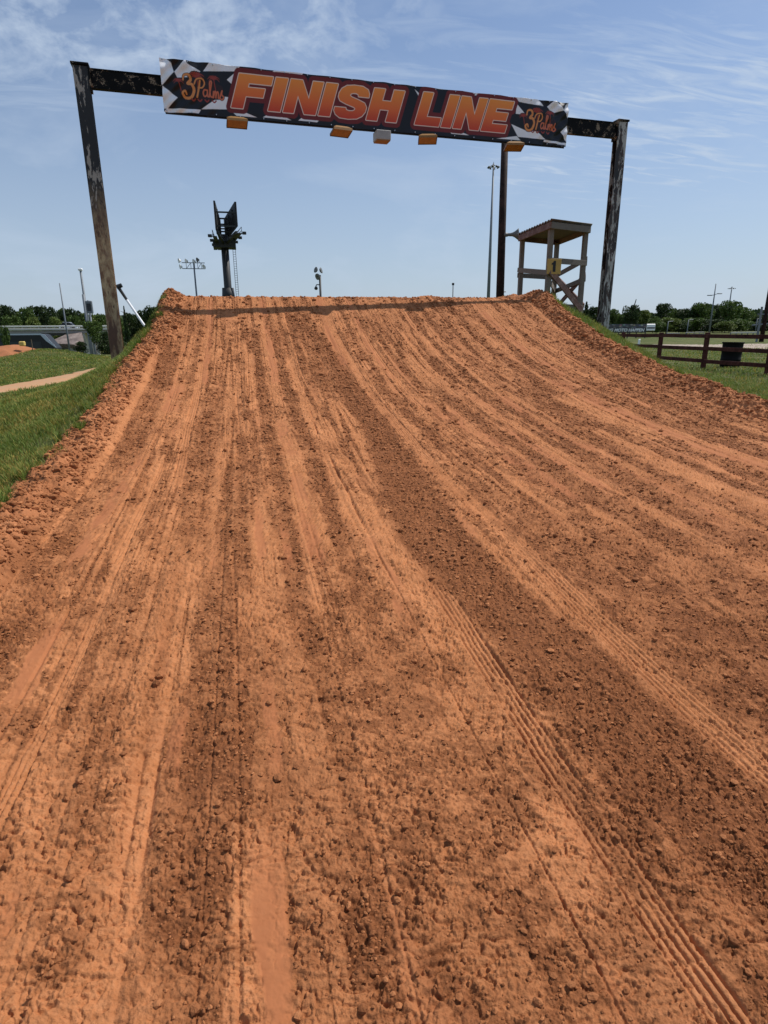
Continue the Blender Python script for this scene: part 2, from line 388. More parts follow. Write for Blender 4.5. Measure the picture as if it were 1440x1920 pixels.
    if y.min() < 7: ck = ck + cracks(.026, .006, 130, .10, .38)*near
    h += ck*(.75 + .25*flat_)*(1 - smooth*.9)*(1 - .5*trk)*(1 - berm*.5)
    h += cr*(.25 + .75*flat_)*(1 - smooth*.85)*(1 - .75*trk)*(1 - .5*loose)*(1 - .6*berm)
    # crumbs: fine broken dirt with little pits between
    def crumbs(s, a, seed, dens, px=0.0):
        f1, ed, r, dx, dy = cells(x/s + px, y/s, seed, 1.0)
        rad = .25 + .40*((r*13.7) % 1)
        return a*(.35 + .65*r)*np.sqrt(np.clip(1 - (f1/rad)**2, 0, 1))*(r < dens)
    def pits(s, a, seed, dens):
        n_ = fbm(x/s, y/s*1.2, 3, seed, .6)
        return -a*sst(dens, dens + .10, n_)
    cl = crumbs(.026, .012, 55, .9) + crumbs(.048, .018, 56, .35, .3) + .016*(fbm(x*34, y*34, 3, 57, .65) - .5) + pits(.045, .016, 72, .54) + pits(.10, .02, 73, .58)
    cl = cl*.7 + .026*(billow(x/.045, y/.040, 3, 150) - .4)
    cl2 = crumbs(.0135, .0065, 58, .9) + pits(.018, .006, 74, .52) if y.min() < 7 else 0
    h += (cl*flat_*.8 + cl2*near*.7)*loose
    h += crumbs(.05, .012, 61, .035)*(1 - loose)*(1 - smooth)*.8*flat_
    h += (crumbs(.013, .004, 75, .14)*near + pits(.03, .007, 76, .60))*(1 - loose)*(1 - smooth)
    h += crumbs(.10, .024, 62, .03)*(loose > .4)*flat_
    rough = .6 + .9*fbm(x*3, y*1.6, 3, 69)
    big = (.10*(billow(x/.20, y/.17, 5, 160, .62) - .35) + .05*(fbm(x*4, y*3, 4, 66, .6) - .5) + saw(.055, .010, 64, -.6, 3.5, 1.4, 1.2, .12) + crumbs(.05, .016, 77, .35))*rough
    h += big*berm
    h += .016*(fbm(x*4, y*3, 4, 67, .6) - .5)*(1 - .6*smooth) + .005*(fbm(x*22, y*16, 3, 68) - .5)*(1 - smooth)
    # dark speckle and thin lines in the crust: crack shade painted into the colour
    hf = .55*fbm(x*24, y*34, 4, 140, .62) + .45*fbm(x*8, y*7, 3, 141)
    crack_shade = np.maximum(sst(.07, .02, np.abs(fbm(x/.07, y/.05, 3, 143, .6) - .5)), sst(.08, .03, np.abs(fbm(x/.035, y/.026, 3, 144, .6) - .5)))*sst(.42, .56, fbm(x*5, y*4, 3, 145))
    spk = np.maximum(sst(.50, .56, hf)*.75, crack_shade*.85)*(1 - smooth)*(1 - .5*trk)
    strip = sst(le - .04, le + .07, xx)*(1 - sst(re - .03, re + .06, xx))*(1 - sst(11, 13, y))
    loose = np.clip(loose*(.62 + .55*sst(.40, .56, hf)) + .25*strip + spk*(1 - loose)*(.30 + .55*sst(.42, .6, fbm(x*5.5, y*.7, 3, 142))), 0, 1)  # loose dirt, plus the painted crack shade from spk
    return h, loose, smooth, berm, trk

# ------------------------------------------------------------------ materials
def new_mat(name):
    m = bpy.data.materials.new(name); m.use_nodes = True; t = m.node_tree; t.nodes.clear()
    k = NT(t); b = k.n('ShaderNodeBsdfPrincipled'); o = k.n('ShaderNodeOutputMaterial', i_0=b.outputs[0])
    return m, k, b
def plain(name, c, rough=.6, metal=0.0, var=.12, scale=6.0, bump=0.0, c2=None, dirty=None, spec=.5, lo=.42, hi=.6):
    """paint / wood / metal with worn, blotchy colour"""
    m, k, b = new_mat(name)
    tcn = k.n('ShaderNodeTexCoord').outputs['Object']
    n1 = k.noise(tcn, scale, 6, .6, .3); n2 = k.noise(tcn, scale*7, 4, .6)
    v = k.math('ADD', k.math('MULTIPLY', n1, .65), k.math('MULTIPLY', n2, .35))
    f = k.ramp(v, [(.3, 1 - var*1.6), (.7, 1 + var)])
    base = (*c, 1)
    if c2 is not None:
        msk = k.ramp(v, [(lo, 0.0), (hi, 1.0)])
        colr = k.mix(msk, c, c2)
    else: colr = k.mix(0.0, c, c)
    colr = k.mix(1.0, colr, f, 'MULTIPLY')
    k.t.links.new(colr, b.inputs['Base Color'])
    b.inputs['Roughness'].default_value = rough; b.inputs['Metallic'].default_value = metal
    b.inputs['Specular IOR Level'].default_value = spec
    if bump:
        bp = k.n('ShaderNodeBump', i_Height=v, i_Strength=bump, i_Distance=.01); k.t.links.new(bp.outputs[0], b.inputs['Normal'])
    return m
# the dirt
m_dirt, k, b = new_mat('dirt')
tcn = k.n('ShaderNodeTexCoord').outputs['Object']
at = k.n('ShaderNodeAttribute', attribute_name='mask')
sp = k.n('ShaderNodeSeparateColor', i_0=at.outputs['Color'])
n1 = k.noise(tcn, 3.0, 6, .6, .2); n2 = k.noise(tcn, 45, 5, .65); n3 = k.noise(k.mapping(tcn, (9, 1.1, 1)), 1.0, 4, .6)
crust = k.mix(k.ramp(n1, [(.35, 0.0), (.68, 1.0)]), (.490, .196, .077), (.385, .144, .051))
crust = k.mix(k.ramp(n2, [(.35, 0.0), (.7, .55)]), crust, (.550, .246, .110))
crust = k.mix(k.math('MULTIPLY', k.ramp(n3, [(.48, 0.0), (.66, 1.0)]), .45), crust, (.29, .100, .035))
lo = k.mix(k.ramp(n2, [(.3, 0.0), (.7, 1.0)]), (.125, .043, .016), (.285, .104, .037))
c = k.mix(sp.outputs[0], crust, lo)  # loose dirt, plus the painted crack shade carried in its mask
sm = k.mix(n1, (.325, .112, .044), (.385, .142, .058))
c = k.mix(k.math('MULTIPLY', sp.outputs[1], .8), c, sm)
br = k.mix(k.ramp(n1, [(.35, 0.0), (.65, 1.0)]), (.45, .182, .078), (.27, .098, .038))
c = k.mix(k.math('MULTIPLY', sp.outputs[2], .75), c, br)
# the dirt colour gets darker toward the low near end
yy = k.n('ShaderNodeSeparateXYZ', i_0=tcn).outputs[1]
near_dark = k.math('MULTIPLY', k.ramp(k.math('ADD', k.math('DIVIDE', yy, 10.0), k.math('MULTIPLY', n1, .12)), [(.12, 1.0), (.48, 0.0)]), .28)
c = k.mix(near_dark, c, k.mix(1.0, c, (.70, .62, .60), 'MULTIPLY'))
k.t.links.new(c, b.inputs['Base Color']); b.inputs['Roughness'].default_value = .93; b.inputs['Specular IOR Level'].default_value = .18
nb = k.noise(tcn, 130, 4, .7); nb2 = k.noise(tcn, 38, 5, .65)
hb = k.math('ADD', k.math('MULTIPLY', nb, .35), nb2)
bst = k.math('SUBTRACT', 0.75, k.math('MULTIPLY', sp.outputs[1], .6))
bp = k.n('ShaderNodeBump', i_Height=hb, i_Strength=bst, i_Distance=.012); k.t.links.new(bp.outputs[0], b.inputs['Normal'])

# ground: grass sod with a dirt part where the ramp is
m_ground, k, b = new_mat('ground')
tcn = k.n('ShaderNodeTexCoord').outputs['Object']
at = k.n('ShaderNodeAttribute', attribute_name='mask'); sp = k.n('ShaderNodeSeparateColor', i_0=at.outputs['Color'])
n1 = k.noise(tcn, .35, 6, .62, .3); n2 = k.noise(tcn, 5, 6, .7); n4 = k.noise(k.mapping(tcn, (.05, .3, 1)), 1.0, 5, .6)
n5 = k.noise(k.mapping(tcn, (1.2, .5, 1)), 1.0, 6, .7, .3)
g = k.mix(k.ramp(k.math('ADD', k.math('MULTIPLY', n2, .45), k.math('MULTIPLY', n5, .55)), [(.38, 0.0), (.64, 1.0)]), (.030, .050, .010), (.120, .140, .035))
g = k.mix(k.math('MULTIPLY', k.ramp(n1, [(.45, 0.0), (.66, 1.0)]), .6), g, (.150, .135, .050))
g = k.mix(k.math('MULTIPLY', k.ramp(n4, [(.5, 0.0), (.7, 1.0)]), .35), g, (.20, .16, .075))
dd = k.mix(n2, (.22, .080, .032), (.42, .165, .066))
c = k.mix(sp.outputs[0], g, dd)
k.t.links.new(c, b.inputs['Base Color']); b.inputs['Roughness'].default_value = .95; b.inputs['Specular IOR Level'].default_value = .15
bp = k.n('ShaderNodeBump', i_Height=k.math('ADD', n2, k.noise(tcn, 22, 4, .7)), i_Strength=.9, i_Distance=.06); k.t.links.new(bp.outputs[0], b.inputs['Normal'])

def leafmat(name, c, c2, scale, trans=.25):
    m, k, b = new_mat(name)
    at = k.n('ShaderNodeAttribute', attribute_name='col')
    t = k.n('ShaderNodeTexCoord').outputs['Object']
    n = k.noise(t, scale, 4, .6)
    c_ = k.mix(k.ramp(n, [(.35, 0.0), (.65, 1.0)]), c, c2)
    c_ = k.mix(1.0, c_, at.outputs['Color'], 'MULTIPLY')
    k.t.links.new(c_, b.inputs['Base Color']); b.inputs['Roughness'].default_value = .6; b.inputs['Specular IOR Level'].default_value = .25
    tr = k.n('ShaderNodeBsdfTranslucent', i_Color=c_); mx = k.n('ShaderNodeMixShader', i_0=trans, i_1=b.outputs[0], i_2=tr.outputs[0])
    o = [n for n in k.t.nodes if n.type == 'OUTPUT_MATERIAL'][0]; k.t.links.new(mx.outputs[0], o.inputs[0])
    return m
m_grass = leafmat('grass_blades', (.095, .155, .022), (.185, .225, .045), 1.1, .35)
m_leaf = [leafmat('leaves_mid', (.045, .088, .017), (.115, .165, .036), .35), leafmat('leaves_dark', (.022, .044, .014), (.055, .082, .022), .35), leafmat('leaves_pale', (.085, .125, .026), (.150, .190, .045), .35)]
m_bark = plain('bark', (.11, .085, .065), .9, scale=4, var=.3, bump=.5)
m_blackpaint = plain('peeling_black_paint', (.012, .012, .013), .5, scale=3.2, var=.3, c2=(.38, .36, .33), lo=.555, hi=.575, bump=.3)

# ------------------------------------------------------------------ ground sheet
def graded(lo, hi, step, far, grow=1.16, mid=None):
    a = list(np.arange(lo, hi + 1e-6, step))
    s = step; v = a[-1]; R_ = []
    while v < far[1]: s *= grow; v += s; R_.append(v)
    s = step; v = a[0]; L_ = []
    while v > far[0]: s *= grow; v -= s; L_.append(v)
    return np.array(L_[::-1] + a + R_)
def in_patch(x, y, m=0.0):
    xl = np.maximum(XLf(y) - .20, -(.44*np.abs(y) + 1.9)); xr = np.minimum(7.15, 1.13*np.abs(y) + 2.9)
    return (x > xl + m) & (x < xr - m) & (y > -1.1 + m) & (y < 16.8 - m)
gx = graded(-7, 14, .11, (-3500, 3500), 1.07); gy = graded(-3, 24, .11, (-1500, 5000), 1.055)
GX, GY = np.meshgrid(gx, gy)
GZ = terrain(GX, GY) + relief(GX, GY)
bermn = .04*(fbm(GX*4, GY*4, 3, 3) - .5)*np.exp(-((GX - 2.5)/7)**6)*(GY < 26)*(GY > -6)
GZ = GZ + bermn - .14*in_patch(GX, GY, .25)
nx, ny = len(gx), len(gy)
idx = np.arange(nx*ny).reshape(ny, nx)
fc = np.stack([idx[:-1, :-1], idx[:-1, 1:], idx[1:, 1:], idx[1:, :-1]], -1).reshape(-1, 4)
ground = np_mesh('ground', np.stack([GX, GY, GZ], -1).reshape(-1, 3), fc, m_ground, smooth=True)
dm = (sst(-.12, .05, GX - XLf(GY) + .15*(fbm(GX*3, GY*3, 3, 8) - .5))*(1 - sst(XR - .05, XR + .12, GX + .2*(fbm(GX*3, GY*3, 3, 9) - .5)))*(1 - sst(30, 34, GY)))
rgb = np.zeros((nx*ny, 3)); rgb[:, 0] = dm.ravel(); colattr(ground, rgb, 'mask')
tag(ground, kind='structure')

# ------------------------------------------------------------------ the dirt ramp (fine relief)
rows = [.35]
while rows[-1] < 16.8:
    d = rows[-1]; rows.append(d + min(max((d*d + 1.6)/1100, .0023), .017))
rows = np.array(list(np.arange(-1.1, .345, .012)) + rows); NC = 1430; NL = 100; NR = 110
ra_ = np.abs(rows)
xl = np.maximum(XLf(rows) - .18, -(.44*ra_ + .40)); xr = np.minimum(7.13, 1.13*ra_ + .8)
xl2 = np.maximum(XLf(rows) - .18, -(.44*ra_ + 1.9)) - .02; xr2 = np.minimum(7.13, 1.13*ra_ + 2.9) + .02
lin = lambda a_, b_, n_, end=True: a_[:, None] + (b_ - a_)[:, None]*np.linspace(0, 1, n_, endpoint=end)
PX = np.concatenate([lin(xl2, xl, NL, False), lin(xl, xr, NC), lin(xr2, xr, NR, False)[:, ::-1]], 1); PY = np.repeat(rows[:, None], PX.shape[1], 1)
PZ = terrain(PX, PY) + relief(PX, PY)
det = np.zeros_like(PX); M4 = np.zeros((*PX.shape, 3))
for i0 in range(0, len(rows), 200):
    sl = slice(i0, i0 + 200)
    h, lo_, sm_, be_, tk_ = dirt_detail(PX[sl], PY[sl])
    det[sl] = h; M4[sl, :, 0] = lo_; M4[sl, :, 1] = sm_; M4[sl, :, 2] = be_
sk = np.minimum(np.minimum(PX - xl2[:, None], xr2[:, None] - PX), np.minimum(PY + 1.1, 16.8 - PY))
edge = 1 - sst(0, .18, sk)
PZ = PZ + det*(1 - edge) - .10*(1 - sst(0, .06, sk))
n_r, n_c = PX.shape
idx = np.arange(n_r*n_c).reshape(n_r, n_c)
fc = np.stack([idx[:-1, :-1], idx[:-1, 1:], idx[1:, 1:], idx[1:, :-1]], -1).reshape(-1, 4)
ramp_ob = np_mesh('dirt_ramp', np.stack([PX, PY, PZ], -1).reshape(-1, 3), fc, m_dirt, smooth=True)
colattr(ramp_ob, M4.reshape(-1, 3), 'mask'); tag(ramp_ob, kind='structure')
def ramp_z(x, y):
    x = np.atleast_1d(np.asarray(x, float)); y = np.atleast_1d(np.asarray(y, float))
    r = np.clip(np.searchsorted(rows, y) - 1, 0, n_r - 2); uu = (x - xl[r])/(xr[r] - xl[r]); c_ = NL + np.clip((uu*(NC - 1)).astype(int), 0, NC - 2)
    return PZ[r, c_]

# loose clods lying on the dirt
def clods(n, name, lab):
    # low-poly lumps: deformed octahedra subdivided once (18 verts, 32 faces)
    bm = bmesh.new(); bmesh.ops.create_icosphere(bm, subdivisions=1, radius=1.0)
    V0 = np.array([v.co[:] for v in bm.verts]); F0 = np.array([[v.index for v in f.verts] for f in bm.faces]); bm.free()
    xs, ys, ss = [], [], []
    # candidates: denser near the viewer's end, kept where the dirt is loose
    N = n*14
    y = .45 + 13.6*rng.random(N)**1.7; lo_x = np.maximum(XLf(y) - .1, -(.44*y + .3)); hi_x = np.minimum(7.05, 1.13*y + .7)
    x = lo_x + (hi_x - lo_x)*rng.random(N)
    r = np.clip(np.searchsorted(rows, y) - 1, 0, n_r - 2); uu = (x - xl[r])/(xr[r] - xl[r]); cc = NL + np.clip((uu*(NC - 1)).astype(int), 0, NC - 2)
    Lm = M4[r, cc, 0]; Bm = M4[r, cc, 2]; Sm = M4[r, cc, 1]
    keep = rng.random(N) < np.clip(Lm**2*(.16 + .34*sst(1.5, 4.5, y)) + Bm*.35 + .002, 0, 1)*(1 - Sm)
    x, y, Bm, Lm = x[keep][:n], y[keep][:n], Bm[keep][:n], Lm[keep][:n]; n = len(x)
    z = ramp_z(x, y)
    s = .0022 + .0026*rng.random(n)**2 + .007*rng.random(n)**12
    s = s*(1 + .22*y) ; s = np.where(Bm > .5, s*1.2 + .022*rng.random(n)**9, s); s = np.where((Lm < .3) & (Bm < .5), s*.7, s)
    d3 = .65 + .7*rng.random((n, 3)); d3[:, 2] *= .75
    ang = rng.random(n)*6.283; ca, sa = np.cos(ang), np.sin(ang)
    P = V0[None]*(1 + .28*(rng.random((n, len(V0), 1)) - .5))*d3[:, None]*s[:, None, None]
    Q = P.copy(); Q[..., 0] = P[..., 0]*ca[:, None] - P[..., 1]*sa[:, None]; Q[..., 1] = P[..., 0]*sa[:, None] + P[..., 1]*ca[:, None]
    Q += np.stack([x, y, z + s*.25], -1)[:, None]
    Fc = F0[None] + (np.arange(n)*len(V0))[:, None, None]
    o = np_mesh(name, Q.reshape(-1, 3), Fc.reshape(-1, 3), m_dirt, smooth=False)
    rgb = np.zeros((n, len(V0), 3)); rgb[..., 0] = (.1 + .8*rng.random(n))[:, None]; colattr(o, rgb.reshape(-1, 3), 'mask')
    tag(o, lab, kind='stuff'); o['category'] = 'dirt clods'
clods(64000, 'loose_dirt_clods', 'small loose brown clods scattered over the orange dirt of the ramp')

# ------------------------------------------------------------------ grass
def blades(name, n, sample, hrange, wid, lab, mat=m_grass):
    x, y, hs = sample(n); n = len(x)
    z = terrain(x, y) + relief(x, y) + .0
    hgt = (hrange[0] + (hrange[1] - hrange[0])*rng.random(n))*hs
    a = rng.random(n)*6.283; lean = (.15 + .75*rng.random(n))*hgt; wv = wid*(.6 + .8*rng.random(n))*(.8 + .05*y)
    dx, dy = np.cos(a), np.sin(a); sx, sy = -dy*wv, dx*wv
    base = np.stack([x, y, z - .01], -1); S = np.stack([sx, sy, 0*sx], -1); D = np.stack([dx*lean, dy*lean, 0*dx], -1); Zv = np.zeros((n, 3)); Zv[:, 2] = hgt
    v = np.stack([base - S, base + S, base + S*.8 + D*.35 + Zv*.55, base - S*.8 + D*.35 + Zv*.55, base + D + Zv*.95 + S*.1, base + D + Zv*.95 - S*.1], 1)
    f = np.array([[0, 1, 2, 3], [3, 2, 4, 5]])
    Fc = f[None] + (np.arange(n)*6)[:, None, None]
    o = np_mesh(name, v.reshape(-1, 3), Fc.reshape(-1, 4), mat)
    base_c = .65 + .75*rng.random(n); dry = (rng.random(n) < .13 + .25*(fbm(x*1.3, y*1.3, 2, 71) > .56))
    c3 = np.stack([base_c*np.where(dry, 2.2, 1), base_c*np.where(dry, 1.25, 1), base_c*np.where(dry, 1.6, 1)], -1)
    colattr(o, np.repeat(c3, 6, 0)); tag(o, lab, kind='stuff'); o['category'] = 'grass'
    return o
def samp_left(n):
    y = 2.5 + 13.5*rng.random(n*2)**.9; s = 3.6*rng.random(n*2)**1.25 - .22
    x = XLf(y) - s
    edge = sst(-.05, .45, s + (fbm(x*3.5, y*2.5, 3, 81) - .5)*.75)
    keep = rng.random(n*2) < edge*sst(.30, .62, fbm(x*2.5, y*2.5, 4, 82) + .12); x, y = x[keep], y[keep]
    return x, y, .55 + 1.0*fbm(x*1.7, y*1.7, 3, 83)**1.2
def samp_right(n):
    y = 5.5 + 18*rng.random(n*2)**1.1; s = (1 + .45*y)*rng.random(n*2)**1.3 - .3
    x = XR + s
    edge = sst(.0, .5, s + (fbm(x*3, y*2.2, 3, 84) - .5)*.8)
    keep = rng.random(n*2) < edge*(.5 + .8*fbm(x*2, y*2, 3, 85)); x, y = x[keep], y[keep]
    return x, y, .6 + .9*fbm(x*1.3, y*1.3, 3, 86)
blades('bank_grass', 150000, samp_left, (.03, .085), .0032, 'rough green grass covering the bank left of the dirt ramp')
blades('verge_grass', 120000, samp_right, (.05, .13), .0042, 'bright green grass on the slope between the dirt ramp and the rail fence')
def samp_field(n):
    y = 14 + 34*rng.random(n)**1.3; x = -1.6 - (1.5 + .34*y)*rng.random(n)
    pn = np.interp(y, [12, 18, 24, 30, 36], [-8.2, -6.9, -6.1, -5.8, -5.6]); pf = np.interp(y, [12, 18, 24, 30, 36], [-10.2, -8.5, -7.5, -6.9, -6.3]); j_ = (rng.random(len(x)) - .5)*.5
    k_ = (fbm(x*.8, y*.8, 3, 87) > .22) & ~((x + j_ < pn) & (x + j_ > pf) & (y < 29)); x, y = x[k_], y[k_]
    return x, y, .6 + .8*fbm(x*.6, y*.6, 2, 88)
blades('field_grass', 130000, samp_field, (.03, .09), .006, 'mown grass of the low field beyond the left bank')
def samp_fr(n):
    y = 14 + 40*rng.random(n)**1.3; x = 14 + (y*1.0)*rng.random(n)
    k_ = fbm(x*.5, y*.5, 3, 89) > .36; x, y = x[k_], y[k_]
    return x, y, .7 + .6*fbm(x*.6, y*.6, 2, 90)
blades('meadow_grass', 60000, samp_fr, (.05, .13), .007, 'flat green grass around and behind the rail fence on the right')

def samp_weed(side):
    def f(n):
        y = (2.6 + 10.8*rng.random(n)**.9) if side < 0 else (6 + 8*rng.random(n))
        c_ = fbm(y*2.3 + side*7, y*0 + .5, 3, 95); s_ = (.24*rng.random(n)**1.3 + .0)*np.where(c_ > .5, 1, .45) - .02
        x = (XLf(y) + s_ - .12) if side < 0 else (XR - s_ + .16)
        k_ = fbm(x*6, y*6, 3, 96) > .52; x, y = x[k_], y[k_]
        return x, y, .5 + 1.1*fbm(x*3, y*3, 2, 97)
    return f
blades('berm_weeds', 26000, samp_weed(-1), (.03, .12), .0032, 'ragged weeds and straw creeping over the edge of the left dirt berm')
blades('edge_weeds', 20000, samp_weed(1), (.04, .14), .0038, 'ragged weeds along the outer edge of the right dirt berm')

# ------------------------------------------------------------------ dirt path, pale road, far dirt jump
m_path = plain('path_dirt', (.50, .31, .17), .95, scale=1.6, var=.25, c2=(.40, .20, .10), bump=.8, spec=.15)
m_road = plain('pale_road', (.44, .36, .30), .95, scale=.8, var=.2, c2=(.33, .26, .20), bump=.6, spec=.15)
def draped(name, near, far, n=60, m=10, mat=None, lift=.03, rag=.35, seed=0):
    near = np.array([tuple(p)[:2] for p in near]); far = np.array([tuple(p)[:2] for p in far])
    t = np.linspace(0, 1, n); tn = np.linspace(0, 1, len(near)); tf = np.linspace(0, 1, len(far))
    A = np.stack([np.interp(t, tn, near[:, i]) for i in (0, 1)], -1); B = np.stack([np.interp(t, tf, far[:, i]) for i in (0, 1)], -1)
    w_ = (rng.random((n, 1)) - .5)*rag
    v = np.linspace(0, 1, m)[None, :, None]
    P = A[:, None]*(1 - v) + B[:, None]*v; dirv = (B - A)/np.linalg.norm(B - A, axis=1, keepdims=True)
    P = P + dirv[:, None]*(w_[:, None]*(1 - v) - np.roll(w_, 7, 0)[:, None]*v)
    z = terrain(P[..., 0], P[..., 1]) + lift*np.minimum(1, 4*np.minimum(v[..., 0], 1 - v[..., 0])) - .02*(1 - np.minimum(1, 6*np.minimum(v[..., 0], 1 - v[..., 0])))
    V = np.concatenate([P, z[..., None]], -1).reshape(-1, 3); idx = np.arange(n*m).reshape(n, m)
    F_ = np.stack([idx[:-1, :-1], idx[:-1, 1:], idx[1:, 1:], idx[1:, :-1]], -1).reshape(-1, 4)
    return tag(np_mesh(name, V, F_, mat, smooth=True), kind='structure')
draped('dirt_path', [(-8.2, 12), (-6.9, 18), (-6.1, 24), (-5.9, 29)], [(-10.4, 12), (-8.8, 18), (-7.6, 24), (-6.6, 29)], mat=m_path, lift=.05, rag=.3)
draped('dirt_road', [atz(1190, 650, .0), atz(1330, 655, 0), atz(1440, 655, 0), atz(1640, 652, 0)], [atz(1230, 645.5, .1), atz(1330, 645, .1), atz(1440, 643, .1), atz(1640, 640, .1)], n=120, m=24, mat=m_road, lift=.06, rag=1.5)
def heap(name, cx, cy, lx, ly, h, mat, seed, flat=.55, label=None):
    n = 90; X_, Y_ = np.meshgrid(np.linspace(-1.25, 1.25, n), np.linspace(-1.25, 1.25, n))
    r = np.maximum(np.abs(X_), np.abs(Y_)) * .5 + .5*np.sqrt(X_**2 + Y_**2)
    prof = sst(1.1, flat, r + .12*(fbm(X_*3 + seed, Y_*3, 3, seed) - .5))
    WX, WY = cx + X_*lx, cy + Y_*ly
    Z = terrain(WX, WY) - .05 + h*prof*(.85 + .25*fbm(X_*2, Y_*4, 3, seed + 1)) + .10*h*(fbm(X_*14, Y_*6, 4, seed + 2) - .5)*prof
    idx = np.arange(n*n).reshape(n, n); F_ = np.stack([idx[:-1, :-1], idx[:-1, 1:], idx[1:, 1:], idx[1:, :-1]], -1).reshape(-1, 4)
    o = np_mesh(name, np.stack([WX, WY, Z], -1).reshape(-1, 3), F_, mat, smooth=True)
    return tag(o, kind='structure')
m_heap = plain('heap_dirt', (.40, .17, .080), .95, scale=2.5, var=.3, c2=(.34, .13, .06), bump=.8, spec=.1)
pj = atd(24, 650, 47)
heap('dirt_mound', pj.x - 2.2, 47, 3.6, 3.2, .66, m_heap, 5)

# ------------------------------------------------------------------ finish gate
m_rust, k, b = new_mat('old_painted_steel')
tcn = k.n('ShaderNodeTexCoord').outputs['Object']
sx_ = k.n('ShaderNodeSeparateXYZ', i_0=tcn)
pz = sx_.outputs[2]
na = k.noise(k.mapping(tcn, (4.5, 4.5, .8)), 1.0, 9, .62, .5); nb_ = k.noise(k.mapping(tcn, (14, 14, 5)), 1.0, 6, .65)
nn = k.math('ADD', k.math('MULTIPLY', na, .7), k.math('MULTIPLY', nb_, .3))
pale = k.mix(nb_, (.42, .40, .37), (.30, .25, .19)); rust = k.mix(nb_, (.06, .032, .022), (.20, .085, .04)); tan = k.mix(k.ramp(nb_, [(.4, 0.0), (.62, 1.0)]), (.52, .37, .20), (.20, .095, .045))
lowm = k.ramp(k.math('ADD', k.math('DIVIDE', pz, 6.0), k.math('MULTIPLY', nn, .45)), [(.74, 1.0), (.95, 0.0)])
c = k.mix(k.ramp(nn, [(.545, 0.0), (.56, 1.0)]), (.014, .014, .015), pale)
c2_ = k.mix(k.ramp(nn, [(.44, 0.0), (.47, 1.0)]), rust, tan)
c = k.mix(lowm, c, c2_)
k.t.links.new(c, b.inputs['Base Color']); b.inputs['Roughness'].default_value = .62
bp = k.n('ShaderNodeBump', i_Height=nn, i_Strength=.5, i_Distance=.01); k.t.links.new(bp.outputs[0], b.inputs['Normal'])
m_rust2, k, b = new_mat('peeling_pale_steel')
tcn = k.n('ShaderNodeTexCoord').outputs['Object']
na = k.noise(k.mapping(tcn, (8.0, 8.0, 1.6)), 1.0, 9, .66, .8); nb_ = k.noise(k.mapping(tcn, (16, 16, 6)), 1.0, 6, .65)
nn = k.math('ADD', k.math('MULTIPLY', na, .7), k.math('MULTIPLY', nb_, .3))
gn = k.n('ShaderNodeNewGeometry'); ny_ = k.n('ShaderNodeSeparateXYZ', i_0=gn.outputs['Normal'])
front = k.math('MULTIPLY', k.math('LESS_THAN', ny_.outputs[1], -.5), .030)      # the front flange has lost most of its black paint
pale = k.mix(nb_, (.50, .49, .47), (.36, .33, .27)); 
dark = k.mix(k.ramp(na, [(.4, 0.0), (.6, 1.0)]), (.016, .014, .014), (.085, .045, .030))
c = k.mix(k.ramp(k.math('ADD', nn, front), [(.545, 0.0), (.560, 1.0)]), dark, pale)
k.t.links.new(c, b.inputs['Base Color']); b.inputs['Roughness'].default_value = .6
bp = k.n('ShaderNodeBump', i_Height=nn, i_Strength=.5, i_Distance=.01); k.t.links.new(bp.outputs[0], b.inputs['Normal'])
m_beam = plain('beam_paint', (.006, .006, .006), .7, spec=.15, scale=7, var=.3, c2=(.22, .17, .12), lo=.55, hi=.58, bump=.3)

GL = Vector((-2.479, 13.26, 0)); GR = Vector((8.701, 14.096, 0)); TOP = 6.15
gd = (GR - GL); GW = gd.length; g_rz = math.atan2(gd.y, gd.x)
gate = empty('finish_gate', (GL.x, GL.y, 0), 'tall steel goalpost gate with peeling black paint over the ramp crest', 'gate', rz=g_rz)
def hpost(x, zb, mat, name, lab):
    mb = MB(); w2, d2, t = .122, .085, .018
    # H section: two flanges and a web set back on the outer side, a cap and an end plate
    mb.box((x - w2, -d2, zb), (x + w2, -d2 + t, TOP - .05)).box((x - w2, d2 - t, zb), (x + w2, d2, TOP - .05))
    mb.box((x - .02, -d2 + t, zb), (x + .02, d2 - t, TOP - .05))
    o = mb.build(name, mat, gate); o['label'] = lab
    c = MB().box((x - w2 - .025, -d2 - .025, TOP - .04), (x + w2 + .025, d2 + .025, TOP), .006).build('cap_plate', m_beam, o)
    return o
zl = float(terrain(GL.x, GL.y)) - .4; zr = float(terrain(GR.x, GR.y)) - .4
pl = hpost(0, zl, m_rust, 'post', 'left post, black above and rusty tan below')
pr = hpost(GW, zr, m_rust2, 'post', 'right post, mottled with patches of pale old paint')
# bracket plates and the beam (I section)
mb = MB()
mb.box((.15, -.055, TOP - .08), (GW - .15, .05, TOP - .06)).box((.15, -.055, TOP - .37), (GW - .15, .05, TOP - .35))
mb.box((.15, -.045, TOP - .35), (GW - .15, -.025, TOP - .08))
mb.build('cross_beam', m_beam, gate)
for x0, x1 in ((.122, .15), (GW - .15, GW - .122)):
    p_ = MB().box((x0, -.10, TOP - .42), (x1, .10, TOP - .045))
    for zz_ in (TOP - .13, TOP - .33):
        for yy_ in (-.06, .06):
            p_.tube((x0 - .02 if x0 > 1 else x1, yy_, zz_), (x0 if x0 > 1 else x1 + .02, yy_, zz_), .018, seg=6)
    p_.build('end_plate', m_beam, gate)

